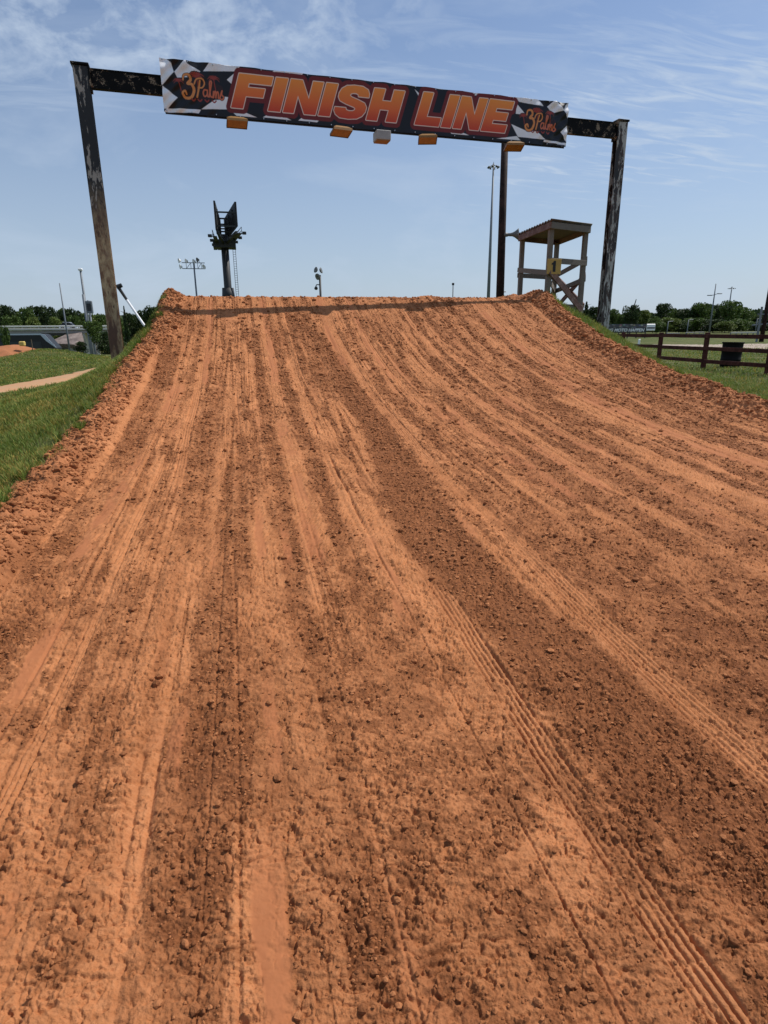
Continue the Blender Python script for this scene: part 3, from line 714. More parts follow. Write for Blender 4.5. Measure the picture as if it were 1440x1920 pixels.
# banner ------------------------------------------------------------------
BX0, BX1, BZ0, BZ1 = 1.335, 9.748, 5.49, 6.34
BL = 9.18; BH = .92; KU = (BX1 - BX0)/BL; KV = (BZ1 - BZ0)/BH   # the print is drawn 9.18 x 0.92 and scaled
banner = empty('finish_banner', (GL.x, GL.y, 0), 'long checkered FINISH LINE banner hanging across the top of the gate', 'banner', rz=g_rz)
m_print, k, b = new_mat('printed_vinyl')
at = k.n('ShaderNodeAttribute', attribute_name='col'); k.t.links.new(at.outputs['Color'], b.inputs['Base Color'])
b.inputs['Roughness'].default_value = .42; b.inputs['Specular IOR Level'].default_value = .35
NXb, NZb = 1500, 151
us = np.linspace(0, BL, NXb); vs = np.linspace(0, BH, NZb); U, V = np.meshgrid(us, vs)
# picture coordinates measured on the photograph: s = metres from the left end, t = metres from the bottom
def seg_d(px, py, a, b_):
    ax, ay = a; bx, by = b_; vx, vy = bx - ax, by - ay; L2 = vx*vx + vy*vy + 1e-12
    t = np.clip(((px - ax)*vx + (py - ay)*vy)/L2, 0, 1); return np.hypot(px - ax - t*vx, py - ay - t*vy)
def poly_sd(px, py, P):
    d = np.full(px.shape, 9.); ins = np.zeros(px.shape, bool)
    for i in range(len(P)):
        a = P[i]; c = P[(i + 1) % len(P)]
        d = np.minimum(d, seg_d(px, py, a, c))
        cond = ((a[1] > py) != (c[1] > py)); xi = (c[0] - a[0])*(py - a[1])/(c[1] - a[1] + 1e-12) + a[0]
        ins ^= cond & (px < xi)
    return np.where(ins, -d, d)
def cr(P, n=6, closed=True):           # rounded path through the points
    out = []; m = len(P)
    for i in range(m if closed else m - 1):
        p0 = P[(i-1) % m] if closed or i > 0 else P[i]; p1 = P[i]; p2 = P[(i+1) % m]; p3 = P[(i+2) % m] if closed or i + 2 < m else p2
        for j in range(n):
            t = j/n; out.append(tuple(.5*((2*p1[q]) + (-p0[q]+p2[q])*t + (2*p0[q]-5*p1[q]+4*p2[q]-p3[q])*t*t + (-p0[q]+3*p1[q]-3*p2[q]+p3[q])*t**3) for q in (0, 1)))
    if not closed: out.append(tuple(P[-1]))
    return out
GLY = {
 'F': ([[(0,0),(.33,0),(.33,.37),(.83,.37),(.83,.62),(.33,.62),(.33,.76),(.98,.76),(.98,1),(0,1)]], 1.0),
 'I': ([[(0,0),(.35,0),(.35,1),(0,1)]], .37),
 'N': ([[(0,0),(.31,0),(.31,.56),(.64,0),(.98,0),(.98,1),(.67,1),(.67,.44),(.34,1),(0,1)]], 1.0),
 'H': ([[(0,0),(.34,0),(.34,.37),(.64,.37),(.64,0),(.98,0),(.98,1),(.64,1),(.64,.63),(.34,.63),(.34,1),(0,1)]], 1.0),
 'L': ([[(0,0),(.88,0),(.88,.26),(.35,.26),(.35,1),(0,1)]], .9),
 'E': ([[(0,0),(.94,0),(.94,.24),(.34,.24),(.34,.38),(.84,.38),(.84,.62),(.34,.62),(.34,.76),(.94,.76),(.94,1),(0,1)]], .96),
 'S': ([[(.0,.30),(.33,.30),(.36,.24),(.46,.21),(.58,.22),(.64,.26),(.64,.32),(.58,.36),(.30,.44),(.10,.52),(.03,.62),(.02,.74),(.07,.88),(.20,.98),(.42,1.01),(.70,1.0),(.88,.92),(.95,.80),(.96,.70),
        (.64,.70),(.62,.76),(.54,.79),(.44,.79),(.37,.76),(.36,.70),(.42,.65),(.66,.58),(.88,.50),(.97,.38),(.97,.24),(.90,.10),(.76,.01),(.50,-.02),(.22,0),(.07,.09),(.0,.2)]], 1.0)}
def word(txt, s0, s1, t0, t1, slant=.34):
    """fits the slanted word between s0 and s1"""
    adv = []; x = 0
    for ch in txt: adv.append(x); x += GLY[ch][1] + .075
    tot = x - .075; H_ = t1 - t0; sc = (s1 - s0 - slant*H_)/tot; res = []
    for ch, a in zip(txt, adv):
        for P in GLY[ch][0]: res.append([(s0 + (a + q[0])*sc + slant*q[1]*H_, t0 + q[1]*H_) for q in P])
    return res
LET = word('FINISH', 1.318, 5.083, .185, .79) + word('LINE', 5.30, 7.754, .18, .815)
sd = np.full(U.shape, 9.)
for P in LET:   # heavy black-weight letters
    x0 = min(q[0] for q in P) - .15; x1 = max(q[0] for q in P) + .15
    c0, c1 = np.searchsorted(us, x0), np.searchsorted(us, x1)
    sd[:, c0:c1] = np.minimum(sd[:, c0:c1], poly_sd(U[:, c0:c1], V[:, c0:c1], P))
sd -= .014
# checkered flag ground, waving
Cb = np.zeros((*U.shape, 3)); Cb[:] = (.008, .008, .012)
WH = np.array((.90, .90, .92))
def fillp(P, colr):
    x0 = min(q[0] for q in P) - .02; x1 = max(q[0] for q in P) + .02; c0, c1 = np.searchsorted(us, x0), np.searchsorted(us, x1)
    s_ = poly_sd(U[:, c0:c1], V[:, c0:c1], P); a = np.clip(.5 - s_/.008, 0, 1)[..., None]
    Cb[:, c0:c1] = Cb[:, c0:c1]*(1 - a) + np.array(colr)*a
def gate_uv(px, py):        # where the photograph shows a point of the print
    g_ = Vector((GR.x - GL.x, GR.y - GL.y)).normalized(); n_ = Vector((-g_.y, g_.x)); r_ = ray(px, py)
    t_ = (-.125 + n_.dot(Vector((GL.x, GL.y))))/n_.dot(Vector((r_.x, r_.y)))
    p_ = Vector((r_.x*t_ - GL.x, r_.y*t_ - GL.y)); return ((g_.dot(p_) - BX0)/KU, (EYE + r_.z*t_ - BZ0)/KV)
wh_l = [[(55, 50), (100, 58), (140, 95), (157, 155), (84, 236), (60, 236)], [(160, 152), (228, 72), (242, 100), (328, 150), (290, 185), (180, 190)], [(345, 149), (395, 78), (592, 102), (562, 150)], [(498, 204), (560, 150), (534, 236)],
        [(84, 240), (182, 320), (118, 388), (85, 390)], [(335, 392), (452, 310), (545, 320), (520, 395)], [(112, 386), (332, 396), (318, 420), (95, 410)], [(780, 166), (812, 128), (998, 152), (966, 190)],
        [(535, 412), (600, 408), (692, 446), (560, 436)], [(730, 446), (765, 425), (850, 430), (912, 464)], [(958, 466), (990, 440), (1110, 450), (1078, 478)]]
wh_r = [[(508, 126), (640, 138), (656, 170), (540, 158)], [(778, 153), (906, 170), (940, 218), (860, 206), (812, 196)], [(800, 205), (848, 264), (795, 258)], [(1001, 184), (1048, 240), (985, 256), (958, 222)],
        [(1090, 186), (1060, 204), (1044, 240), (1075, 302), (1090, 300)], [(1028, 352), (1074, 308), (1085, 310), (1070, 425), (1058, 408)], [(772, 312), (846, 345), (905, 350), (948, 392), (806, 378)], [(942, 394), (1062, 411), (1062, 424), (938, 404)],
        [(436, 343), (492, 344), (552, 370), (462, 362)], [(696, 387), (800, 374), (820, 396)], [(270, 130), (312, 170), (300, 184)]]
wh_l = [[gate_uv(280 + x/3.4286, 90 + y/3.4286) for x, y in P] for P in wh_l]
wh_r = [[gate_uv(680 + x/2.769, 120 + y/2.769) for x, y in P] for P in wh_r]
for P in wh_l + wh_r: fillp(P, WH)
# maroon plate behind the letters, white keyline, fill running from orange down to red
plate = sst(.095, .080, sd)
a = plate[..., None]; Cb = Cb*(1 - a) + np.array((.17, .016, .014))*a
tt = np.clip((V - .18)/.62, 0, 1)[..., None]
fill = np.array((.74, .070, .028))*(1 - tt) + np.array((.92, .31, .050))*tt
fill = fill*(1 - sst(.45, .05, tt)*.15)
a = sst(.009, .003, sd)[..., None]; Cb = Cb*(1 - a) + np.array((.88, .68, .55))*a
a = sst(-.006, -.012, sd)[..., None]; Cb = Cb*(1 - a) + fill*a
# two round emblems: a palm group behind "3 Palms"
def stroke(P, wdt, colr, soft=.006, n=5, closed=False):
    global Cb
    Q = cr(P, n, closed) if n > 1 else P
    x0 = min(q[0] for q in Q) - .08; x1 = max(q[0] for q in Q) + .08; c0, c1 = np.searchsorted(us, x0), np.searchsorted(us, x1)
    d = np.full((NZb, c1 - c0), 9.); N_ = len(Q) - 1
    for i in range(N_):
        wt = wdt(i/max(1, N_ - 1)) if callable(wdt) else wdt
        d = np.minimum(d, seg_d(U[:, c0:c1], V[:, c0:c1], Q[i], Q[i+1]) - wt)
    a = np.clip(.5 - d/soft, 0, 1)[..., None]; Cb[:, c0:c1] = Cb[:, c0:c1]*(1 - a) + np.array(colr)*a
    return Q
def emblem(ox, oy, s, vcol):
    T = lambda P: [(ox + x*s, oy + y*s) for x, y in P]
    dk = (.030, .012, .012); red = (.33, .045, .030)
    def palm(cx, cy, r, trunk):
        for a0, l in ((168, 1.0), (140, .95), (112, .8), (80, .75), (52, .85), (22, 1.0), (-8, .9), (195, .85)):
            a_ = math.radians(a0); tip = (cx + r*l*math.cos(a_), cy + r*l*.7*math.sin(a_) - .18*r)
            mid = (cx + .55*r*l*math.cos(a_), cy + .55*r*l*.8*math.sin(a_) + .14*r)
            stroke(T([(cx, cy), mid, tip]), lambda t: s*r*(.16 - .12*t) + .008, dk, n=4)
        for a0, l in ((168, 1.0), (140, .95), (112, .8), (80, .75), (52, .85), (22, 1.0), (-8, .9), (195, .85)):
            a_ = math.radians(a0); tip = (cx + r*l*math.cos(a_), cy + r*l*.7*math.sin(a_) - .18*r)
            mid = (cx + .55*r*l*math.cos(a_), cy + .55*r*l*.8*math.sin(a_) + .14*r)
            stroke(T([(cx, cy), mid, tip]), lambda t: s*r*(.11 - .09*t), red, n=4)
        stroke(T(trunk), .014*s, red, n=4)
    # dark shape that carries the emblem
    for q in ([(.0, .2), (.3, .12), (.7, .1), (1.15, .15)], [(.0, .42), (.4, .45), (.8, .42), (1.15, .36)], [(.0, .3), (1.15, .25)]):
        stroke(T(q), .10*s, dk, .02)
    palm(.44, .62, .26, [(.44, .62), (.47, .45), (.44, .2)]); palm(.98, .60, .20, [(.98, .6), (1.0, .45), (1.02, .3)]); palm(-.12, .44, .18, [(-.12, .44), (-.08, .3), (-.06, .2)])
    for wd, cc in ((.052, dk), (.036, (.74, .27, .075))):
        # 3
        stroke(T([(.02, .50), (.06, .64), (.20, .66), (.26, .54), (.16, .42), (.28, .40), (.34, .24), (.24, .04), (.06, .02), (-.02, .14), (.06, .20), (.10, .12)]), lambda t: s*wd*(.7 + .5*math.sin(t*math.pi)), cc)
        # P with a loop
        stroke(T([(.42, .06), (.50, .34), (.54, .52)]), s*wd*.75, cc); stroke(T([(.36, .42), (.44, .56), (.62, .58), (.68, .46), (.60, .34), (.48, .34)]), s*wd*.6, cc)
    for wd, cc in ((.036, dk), (.022, (.64, .16, .075))):
        stroke(T([(.74, .28), (.66, .28), (.62, .18), (.66, .10), (.74, .16), (.76, .28), (.75, .12), (.80, .10)]), s*wd, cc)      # a
        stroke(T([(.80, .12), (.90, .48), (.88, .54), (.84, .46), (.84, .14), (.90, .10)]), s*wd, cc)                              # l
        stroke(T([(.92, .09), (.95, .26), (.94, .10)]), s*wd, cc); stroke(T([(.94, .12), (1.0, .27), (1.02, .22), (1.01, .09)]), s*wd, cc); stroke(T([(1.01, .12), (1.07, .26), (1.10, .20), (1.09, .09), (1.13, .10)]), s*wd, cc)   # m
        stroke(T([(1.14, .11), (1.22, .30), (1.20, .20), (1.26, .12), (1.20, .05), (1.14, .09)]), s*wd, cc)                        # s
    for cx in (.3, .5, .72, .95): stroke(T([(cx - .06, .0), (cx, -.05), (cx + .06, .0)]), .02*s, red, n=3)
emblem(.40, .27, .62, None); emblem(8.07, .27, .63, None)
# cloth: stretched flat in the middle, puckered toward the ends and edges
Yb = np.zeros_like(U)
en = np.exp(-(U/.8)**2) + np.exp(-((BL - U)/.8)**2)
Yb += .019*en*np.sin((U*.6 + V)*15)*(.4 + np.abs(V/BH - .5)) + .012*en*np.sin((U - V*1.3)*22)
Yb += .010*np.exp(-((BH - V)/.10)**2)*np.sin(U*9.4 + 2*np.sin(U*1.3)) + .007*np.exp(-(V/.09)**2)*np.sin(U*8.1) + .006*(fbm(U*1.6, V*3, 3, 91) - .5)
wob = .010*np.abs(np.sin(U*3.4))*(V > BH - 1e-6)
Vn = V.copy(); Vn[-1] -= wob[-1]
P3 = np.stack([BX0 + U*KU, -.125 + Yb, BZ0 + Vn*KV], -1).reshape(-1, 3)
idx = np.arange(NXb*NZb).reshape(NZb, NXb)
fc = np.stack([idx[:-1, :-1], idx[:-1, 1:], idx[1:, 1:], idx[1:, :-1]], -1)
um = .5*(U[:-1, :-1] + U[1:, 1:]); sdm = sd[:-1, :-1]
is_w = sdm < .09
lm = ((um > .28) & (um < 1.50) & ~is_w); rm = ((um > 8.08) & (um < 9.02) & ~is_w)
vm = .5*(V[:-1, :-1] + V[1:, 1:])
ell = lambda cx, rx: ((um - cx)/rx)**2 + ((vm - .45)/.37)**2 < 1
w1 = is_w & (um < 5.2); w2 = is_w & (um >= 5.2); e1 = ell(.74, .54) & ~is_w; e2 = ell(8.42, .55) & ~is_w
def part_faces(name, mask, lab=None):
    f = fc[mask].reshape(-1, 4); uq, inv = np.unique(f, return_inverse=True)
    o = np_mesh(name, P3[uq], inv.reshape(-1, 4), m_print, banner, smooth=True)
    colattr(o, Cb.reshape(-1, 3)[uq]);
    if lab: o['label'] = lab
    return o
part_faces('printed_cloth', ~(w1 | w2 | e1 | e2))
part_faces('lettering', w1, 'orange block letters reading FINISH'); part_faces('lettering', w2, 'orange block letters reading LINE')
part_faces('emblem', e1, 'left palm tree emblem with the words 3 Palms'); part_faces('emblem', e2, 'right palm tree emblem with the words 3 Palms')
m_hem = plain('banner_hem', (.02, .02, .024), .5, scale=5); m_white = plain('white_vinyl', (.66, .67, .69), .45, scale=3, var=.08)
mb = MB(); mb.box((BX0 + .015, -.068, BZ0 + .01), (BX1 - .015, -.058, BZ1 - .02)).box((BX0 + .02, -.088, BZ0 - .02), (BX1 - .02, -.070, BZ0 + .03)).box((BX0 + .02, -.088, BZ1 - .06), (BX1 - .02, -.070, BZ1 - .035))
mb.build('back_frame', m_hem, banner)
m_grom = plain('grommet_metal', (.5, .5, .5), .35, .9)
for i in range(20):
    x = BX0 + .05 + (BX1 - BX0 - .1)*i/19
    for zz_ in (BZ0 + .022, BZ1 - .03): MB().tube((x, -.155, zz_), (x, -.12, zz_), .010, seg=8).build('grommet', m_grom, banner)

# floodlights under the beam ---------------------------------------------
m_ochre = plain('ochre_tone', (.27, .13, .022), .55, scale=8, var=.25, c2=(.26, .11, .02), lo=.45, hi=.7)  # ochre colour of the floodlight housings and the box's lower panel
m_greyp = plain('grey_paint', (.36, .35, .33), .5, scale=8, var=.15)
gm = Matrix.Translation((GL.x, GL.y, 0)) @ Matrix.Rotation(g_rz, 4, 'Z')
fl = [(2.614, 'first floodlight from the left under the banner', 0.0), (4.569, 'second floodlight from the left under the banner, nearer the centre box', .12),
      (6.508, 'third floodlight from the left under the banner, right of the grey box', -.30), (8.45, 'floodlight under the right end of the banner beside the dark utility pole', -.22)]
first = None
def floodlight(x, label, yawr):
    global first
    if first is None:
        e = empty('floodlight', (0, 0, 0))
        m_ = MB(); ty = R(-13); M_ = Matrix.Rotation(ty, 3, 'X')
        c0 = Vector((0, -.30, -.075)); T_ = M_
        pts = lambda w_, d_, z_: [c0 + T_ @ Vector((sx*w_*.76, sy*d_*.85, z_)) for sx, sy in ((-1, -1), (1, -1), (1, 1), (-1, 1))]
        A = pts(.25, .16, -.045); B = pts(.25, .16, .0); C = pts(.15, .09, .06)
        bmv = [[m_.bm.verts.new(p) for p in ring] for ring in (A, B, C)]
        m_.bm.faces.new(bmv[2])
        for r0, r1 in ((0, 1), (1, 2)):
            for i in range(4): m_.bm.faces.new((bmv[r0][i], bmv[r0][(i+1) % 4], bmv[r1][(i+1) % 4], bmv[r1][i]))
        m_.build('housing', m_ochre, e)
        m_ = MB(); q = pts(.235, .145, -.035); m_.prism(q, T_ @ Vector((0, 0, .008))); m_.build('glass_face', plain('amber_face', (.30, .15, .03), .25, scale=12, var=.3), e)
        m_ = MB(); m_.tube((0, -.27, -.02), (0, -.10, .03), .018, seg=8).tube((0, -.10, .03), (0, -.06, .11), .018, seg=8); m_.build('arm', m_hem, e)
        first = e; o = e
    else: o = copy_tree(first)
    o.matrix_world = gm @ Matrix.Translation((x, .0, BZ0 - .045)) @ Matrix.Rotation(yawr, 4, 'Z')
    return tag(o, label, 'floodlight', 'floodlights under the banner')
for x, lab, yw in fl: floodlight(x, lab, yw)
e = empty('lamp_box', (0, 0, 0), 'square grey box lamp with an ochre underside hanging below the middle of the banner', 'lamp')
MB().box((-.15, -.30, -.17), (.15, -.03, .0), .01).build('box_body', m_greyp, e)
MB().box((-.14, -.29, -.185), (.14, -.04, -.172)).build('lower_panel', m_ochre, e)
MB().tube((0, -.15, .022), (0, -.1, .09), .02).build('bracket', m_hem, e)
e.matrix_world = gm @ Matrix.Translation((5.482, 0, BZ0 - .03))

# ------------------------------------------------------------------ flagger's tower
m_wood = plain('weathered_wood', (.26, .215, .17), .85, scale=5, var=.3, c2=(.13, .10, .078), lo=.4, hi=.65, bump=.5)
m_wood2 = plain('reddish_wood', (.17, .085, .065), .8, scale=5, var=.3, c2=(.27, .20, .17), lo=.5, hi=.7, bump=.5)
m_ply = plain('plywood', (.12, .095, .065), .8, scale=3, var=.2)
m_tin = plain('corrugated_tin', (.13, .12, .115), .6, .1, scale=4, var=.3, c2=(.19, .15, .13))
A_ = atz(1034, 424, 4.4); L_ = atz(980, 446, 4.4); R_ = atz(1098.5, 431.7, 4.4); B_ = atz(1044.7, 453, 4.4)
A_, L_, R_, B_ = [Vector((v.x, v.y, 0)) for v in (A_, L_, R_, B_)]
tower = empty('flagger_tower', A_, 'small weathered wooden lookout tower with a sloping corrugated roof right of the ramp crest', 'tower')
loc = lambda v, z: Vector((v.x - A_.x, v.y - A_.y, z))
gz = lambda v: float(terrain(v.x, v.y)) - .2
cxy = (A_ + L_ + R_ + B_)/4
def roofz(v): # the roof falls toward the left front
    return 4.42
for v in (A_, L_, R_, B_):
    MB().bar(loc(v, gz(v)), loc(v, 4.35), .13, .13, (L_ - A_).normalized(), .006).build('corner_post', m_wood, tower)
def out_(v, k_): 
    q = cxy + (v - cxy)*k_; return q
oA, oL, oR, oB = [out_(v, 1.13) for v in (A_, L_, R_, B_)]
for p, q, mt in ((oA, oL, m_wood2), (oA, oR, m_wood), (oL, oB, m_wood2), (oR, oB, m_wood)):
    MB().bar(loc(p, 4.40), loc(q, 4.40), .045, .17, (0, 0, 1), .004).build('roof_fascia', mt, tower)
MB().prism([loc(out_(v, 1.10), 4.455) for v in (A_, L_, B_, R_)], (0, 0, .02)).build('roof_deck', m_ply, tower)
# corrugated sheet, ridges running left-right
N1, N2 = 97, 2
rA, rL, rR, rB = [out_(v, 1.19) for v in (A_, L_, R_, B_)]
vv = []; 
for j, (P0, P1) in enumerate(((rA, rL), (rR, rB))):
    for i in range(N1):
        t = i/(N1 - 1); p = P0.lerp(P1, t); vv.append((p.x - A_.x, p.y - A_.y, 4.515 + .026*math.cos(t*2*math.pi*13)))
fcs = [(i, i+1, N1 + i + 1, N1 + i) for i in range(N1 - 1)]
roof = np_mesh('corrugated_roof', vv, fcs, m_tin, tower, smooth=True)
md = roof.modifiers.new('thickness', 'SOLIDIFY'); md.thickness = .012
# floor, rails, braces
for v0, v1, z0, z1, w_, mt, nm in (
    (A_, R_, 3.50, 3.50, .15, m_wood, 'hand_rail'), (A_, L_, 3.17, 3.46, .14, m_wood, 'hand_rail'), (B_, R_, 3.35, 3.62, .14, m_wood, 'hand_rail'), (B_, L_, 3.3, 3.3, .14, m_wood, 'hand_rail'),
    (A_, B_, 2.98, 2.86, .15, m_wood, 'mid_rail'), (A_, R_, 2.20, 2.20, .22, m_wood, 'floor_beam'), (B_, R_, 2.86, 3.06, .14, m_wood, 'mid_rail'), (B_, R_, 2.2, 2.2, .2, m_wood, 'floor_beam'), (L_, B_, 2.2, 2.2, .2, m_wood, 'floor_beam'), (A_, L_, 2.2, 2.2, .2, m_wood, 'floor_beam')):
    off = ((v0 + v1)/2 - cxy).normalized()*.085 if nm != 'floor_beam' else ((v0 + v1)/2 - cxy).normalized()*.09
    d_ = (v1 - v0).normalized()*.10
    MB().bar(loc(v0 - d_ + off, z0), loc(v1 + d_ + off, z1), .04, w_, (0, 0, 1), .004).build(nm, mt, tower)
MB().prism([loc(v, 2.31) for v in (A_, L_, B_, R_)], (0, 0, .03)).build('floor_boards', m_ply, tower)
offf = ((A_ + R_)/2 - cxy).normalized()
MB().bar(loc(A_ + offf*.13, 3.22), loc(R_ + offf*.13, 2.18), .04, .17, (0, 0, 1), .004).build('diagonal_brace', m_wood2, tower)
offr = ((B_ + R_)/2 - cxy).normalized()
MB().bar(loc(R_ + offr*.13, 3.20), loc(B_ + offr*.13, 2.30), .04, .15, (0, 0, 1), .004).build('diagonal_brace', m_wood2, tower)
MB().bar(loc(B_ + offr*.18, 3.25), loc(R_ + offr*.18, 2.30), .04, .15, (0, 0, 1), .004).build('diagonal_brace', m_wood2, tower)
# number board
m_yel = plain('yellow_board', (.55, .33, .075), .6, scale=6, var=.12)
nb0 = atd(1026.5, 485, A_.y - .12); nb1 = atd(1050.5, 514, A_.y - .12)
bd = empty('number_board', (nb0.x, nb0.y, 0), 'yellow board with a black number 1 fixed to the front corner of the wooden tower', 'sign', rz=math.atan2((R_ - A_).y, (R_ - A_).x)*.0)
bw = nb1.x - nb0.x; bz0, bz1 = nb1.z, nb0.z
MB().box((0, -.02, bz0), (bw, 0, bz1), .003).build('board', m_yel, bd)
m_blk = plain('black_marking', (.012, .012, .012), .6)
h_ = bz1 - bz0; one = [(.40, .14), (.60, .14), (.60, .86), (.46, .86), (.40, .76), (.30, .70), (.30, .58), (.40, .62)]
MB().prism([(bw*x, -.024, bz0 + h_*y) for x, y in one], (0, .003, 0)).build('numeral', m_blk, bd)

# ------------------------------------------------------------------ utility pole and horn speaker
m_pole = plain('tarred_wood', (.022, .014, .012), .8, scale=3, var=.35, c2=(.045, .024, .020), bump=.5, spec=.15)
pt = atd(946, 262, 22.5); pb = atd(939.5, 556, 22.5)
up_ = empty('utility_pole', (pb.x, pb.y, 0), 'dark round wooden utility pole rising behind the banner left of the wooden tower', 'pole')
MB().tube((0, 0, -.2), (pt.x - pb.x, 0, pt.z + .9), .165, .115, 16).build('shaft', m_pole, up_, True)
MB().tube((-.155, -.05, 3.0), (.155, -.05, 3.0), .02).build('bolt', m_greyp, up_)
m_cable = plain('black_cable', (.02, .02, .02), .5)
cpts = [Vector((pt.x - pb.x - .12, -.16, pt.z - .02 + .05)) + Vector((-.25*math.sin(t*3.0), -.05, .45 - .5*math.sin(t*3.14))) for t in np.linspace(0, 1, 9)]
MB().path(cpts, .012).build('cable', m_cable, up_)
m_horn = plain('horn_grey', (.14, .145, .14), .5, scale=8, var=.2)
hp = atd(948, 440, 22.4)
hs = empty('horn_speaker', hp, 'grey horn loudspeaker mounted on the side of the dark utility pole', 'loudspeaker')
ax = Vector((1, -.35, .02)).normalized()
MB().lathe([(.0, .05), (.12, .055), (.2, .07), (.28, .11), (.36, .17), (.40, .20), (.405, .19), (.34, .13), (.2, .05)], (.06, 0, 0), ax, 20).build('horn', m_horn, hs, True)
MB().tube(Vector((.06, 0, 0)) - ax*.14, Vector((.06, 0, 0)) + ax*.02, .075, .07, 14).build('driver', m_horn, hs, True)
MB().bar((-.12, 0, -.02), (.22, -.02, -.03), .03, .05).build('bracket', m_hem, hs)

# ------------------------------------------------------------------ tall lamp masts and small poles
m_galv = plain('galvanised_steel', (.17, .19, .21), .6, .1, scale=3, var=.15)
m_lampw = plain('lamp_white', (.88, .88, .88), .35, scale=3, var=.05)
m_dark = plain('dark_steel', (.02, .021, .022), .6, scale=2, var=.3)
gzz = lambda x, y: float(terrain(x, y))
def high_mast(px, pyt, d, r0, r1, label, nl=8, rr=1.15, group='high mast lights on tall steel poles'):
    p = atd(px, pyt, d); z0 = gzz(p.x, p.y)
    e = empty('high_mast_light', (p.x, p.y, z0), label, 'light mast', group); H_ = p.z - z0
    MB().tube((0, 0, -.3), (0, 0, H_), r0, r1, 14).build('pole', m_galv, e, True)
    rg = MB()
    for i in range(24):
        a, b_ = 2*math.pi*i/24, 2*math.pi*(i+1)/24; q = rr*.62
        rg.tube((q*math.cos(a), q*math.sin(a), H_ - .5), (q*math.cos(b_), q*math.sin(b_), H_ - .5), .06, seg=6)
    for i in range(4):
        a = math.pi*i/2; rg.tube((0, 0, H_ - .1), (rr*.62*math.cos(a), rr*.62*math.sin(a), H_ - .5), .04, seg=6)
    rg.tube((0, 0, H_), (0, 0, H_ + .35), .09, .03, 8); rg.build('ring', m_galv, e)
    for i in range(nl):
        a = 2*math.pi*(i + .3)/nl; c_, s_ = math.cos(a), math.sin(a); q = rr
        MB().tube((q*.62*c_, q*.62*s_, H_ - .5), (q*.8*c_, q*.8*s_, H_ - .62), .04, seg=6).lathe([(0, .06), (.16, .16), (.34, .26), (.36, .24), (.2, .1)], (q*.84*c_, q*.84*s_, H_ - .45), (.5*c_, .5*s_, -1), 10).build('lamp', m_horn, e, True)
    return e
high_mast(925.5, 307, 130, .42, .16, 'very tall thin light mast with lamp ring, just left of the dark utility pole')
high_mast(1372.5, 538, 240, .35, .2, 'distant light mast with a flat lamp ring above the trees on the right', 6, 1.5)

def pole_thing(name, px, pyt, d, r0, r1, label, cat, mat=None, arms=None, group=None):
    p = atd(px, pyt, d); z0 = gzz(p.x, p.y)
    e = empty(name, (p.x, p.y, z0), label, cat, group); H_ = p.z - z0
    MB().tube((0, 0, -.3), (0, 0, H_), r0, r1, 10).build('pole', mat or m_galv, e, True)
    if arms: arms(e, H_)
    return e
def twin(e, H_):
    for s_, dz in ((-1, -.05), (1, .25)):
        MB().tube((0, 0, H_ - 1.9), (s_*.6, -.1, H_ - 2.0 + dz + .1), .05, seg=6).build('arm', m_galv, e)
        MB().box((s_*1.0 - .42, -.25, H_ - 2.0 + dz), (s_*1.0 + .42, .15, H_ - 1.86 + dz), .03).build('lamp_head', m_galv, e)
pole_thing('street_lamp', 1342.5, 532, 100, .17, .08, 'grey street lamp with two heads standing behind the middle fence post', 'street lamp', arms=twin)
pole_thing('wooden_pole', 1362, 565, 118, .16, .12, 'plain wooden pole in front of the tallest tree on the right', 'pole', m_pole)
for px, pyt, pb_, dd_, lb in ((1253, 603, 0, 92, 'short pale bent-top post in front of trees, right of the lettered sign'), (1291, 600, 0, 92, 'short pale post standing left of the two-headed street lamp'), (1420, 598, 0, 100, 'short pale post near the right edge beyond the fence')):
    def hook(e, H_): MB().tube((0, 0, H_), (.9, 0, H_ + .05), .05, seg=6).build('arm', m_galv, e)
    pole_thing('short_post', px, pyt, dd_, .09, .06, lb, 'post', arms=hook, group='short pale posts along the far road')
# power pole at the right edge
def xarms(e, H_):
    MB().bar((-1.6, 0, 1.9), (1.6, 0, 2.1), .12, .14).build('cross_arm', m_galv, e); MB().bar((-1.1, 0, 3.1), (.8, 0, 3.1), .1, .12).build('cross_arm', m_galv, e)
    MB().tube((-.75, -.1, 0), (-.75, -.1, 3.9), .12, seg=8).build('stub_post', m_galv, e)
pole_thing('power_pole', 1447, 520, 62, .26, .17, 'thick dark power pole with low cross arms at the right edge', 'pole', m_pole, xarms)
# dead tree with bare top
p = atd(1193, 562, 105); z0 = gzz(p.x, p.y)
# small things on the sky line of the crest
def tiny(e, H_): MB().box((-.06, -.04, H_ - .02), (.06, .04, H_ + .1), .01).build('cap', m_hem, e)
pole_thing('marker_stake', 849.5, 534, 34, .030, .022, 'thin short stake sticking up behind the middle of the crest', 'stake', m_pole, tiny)
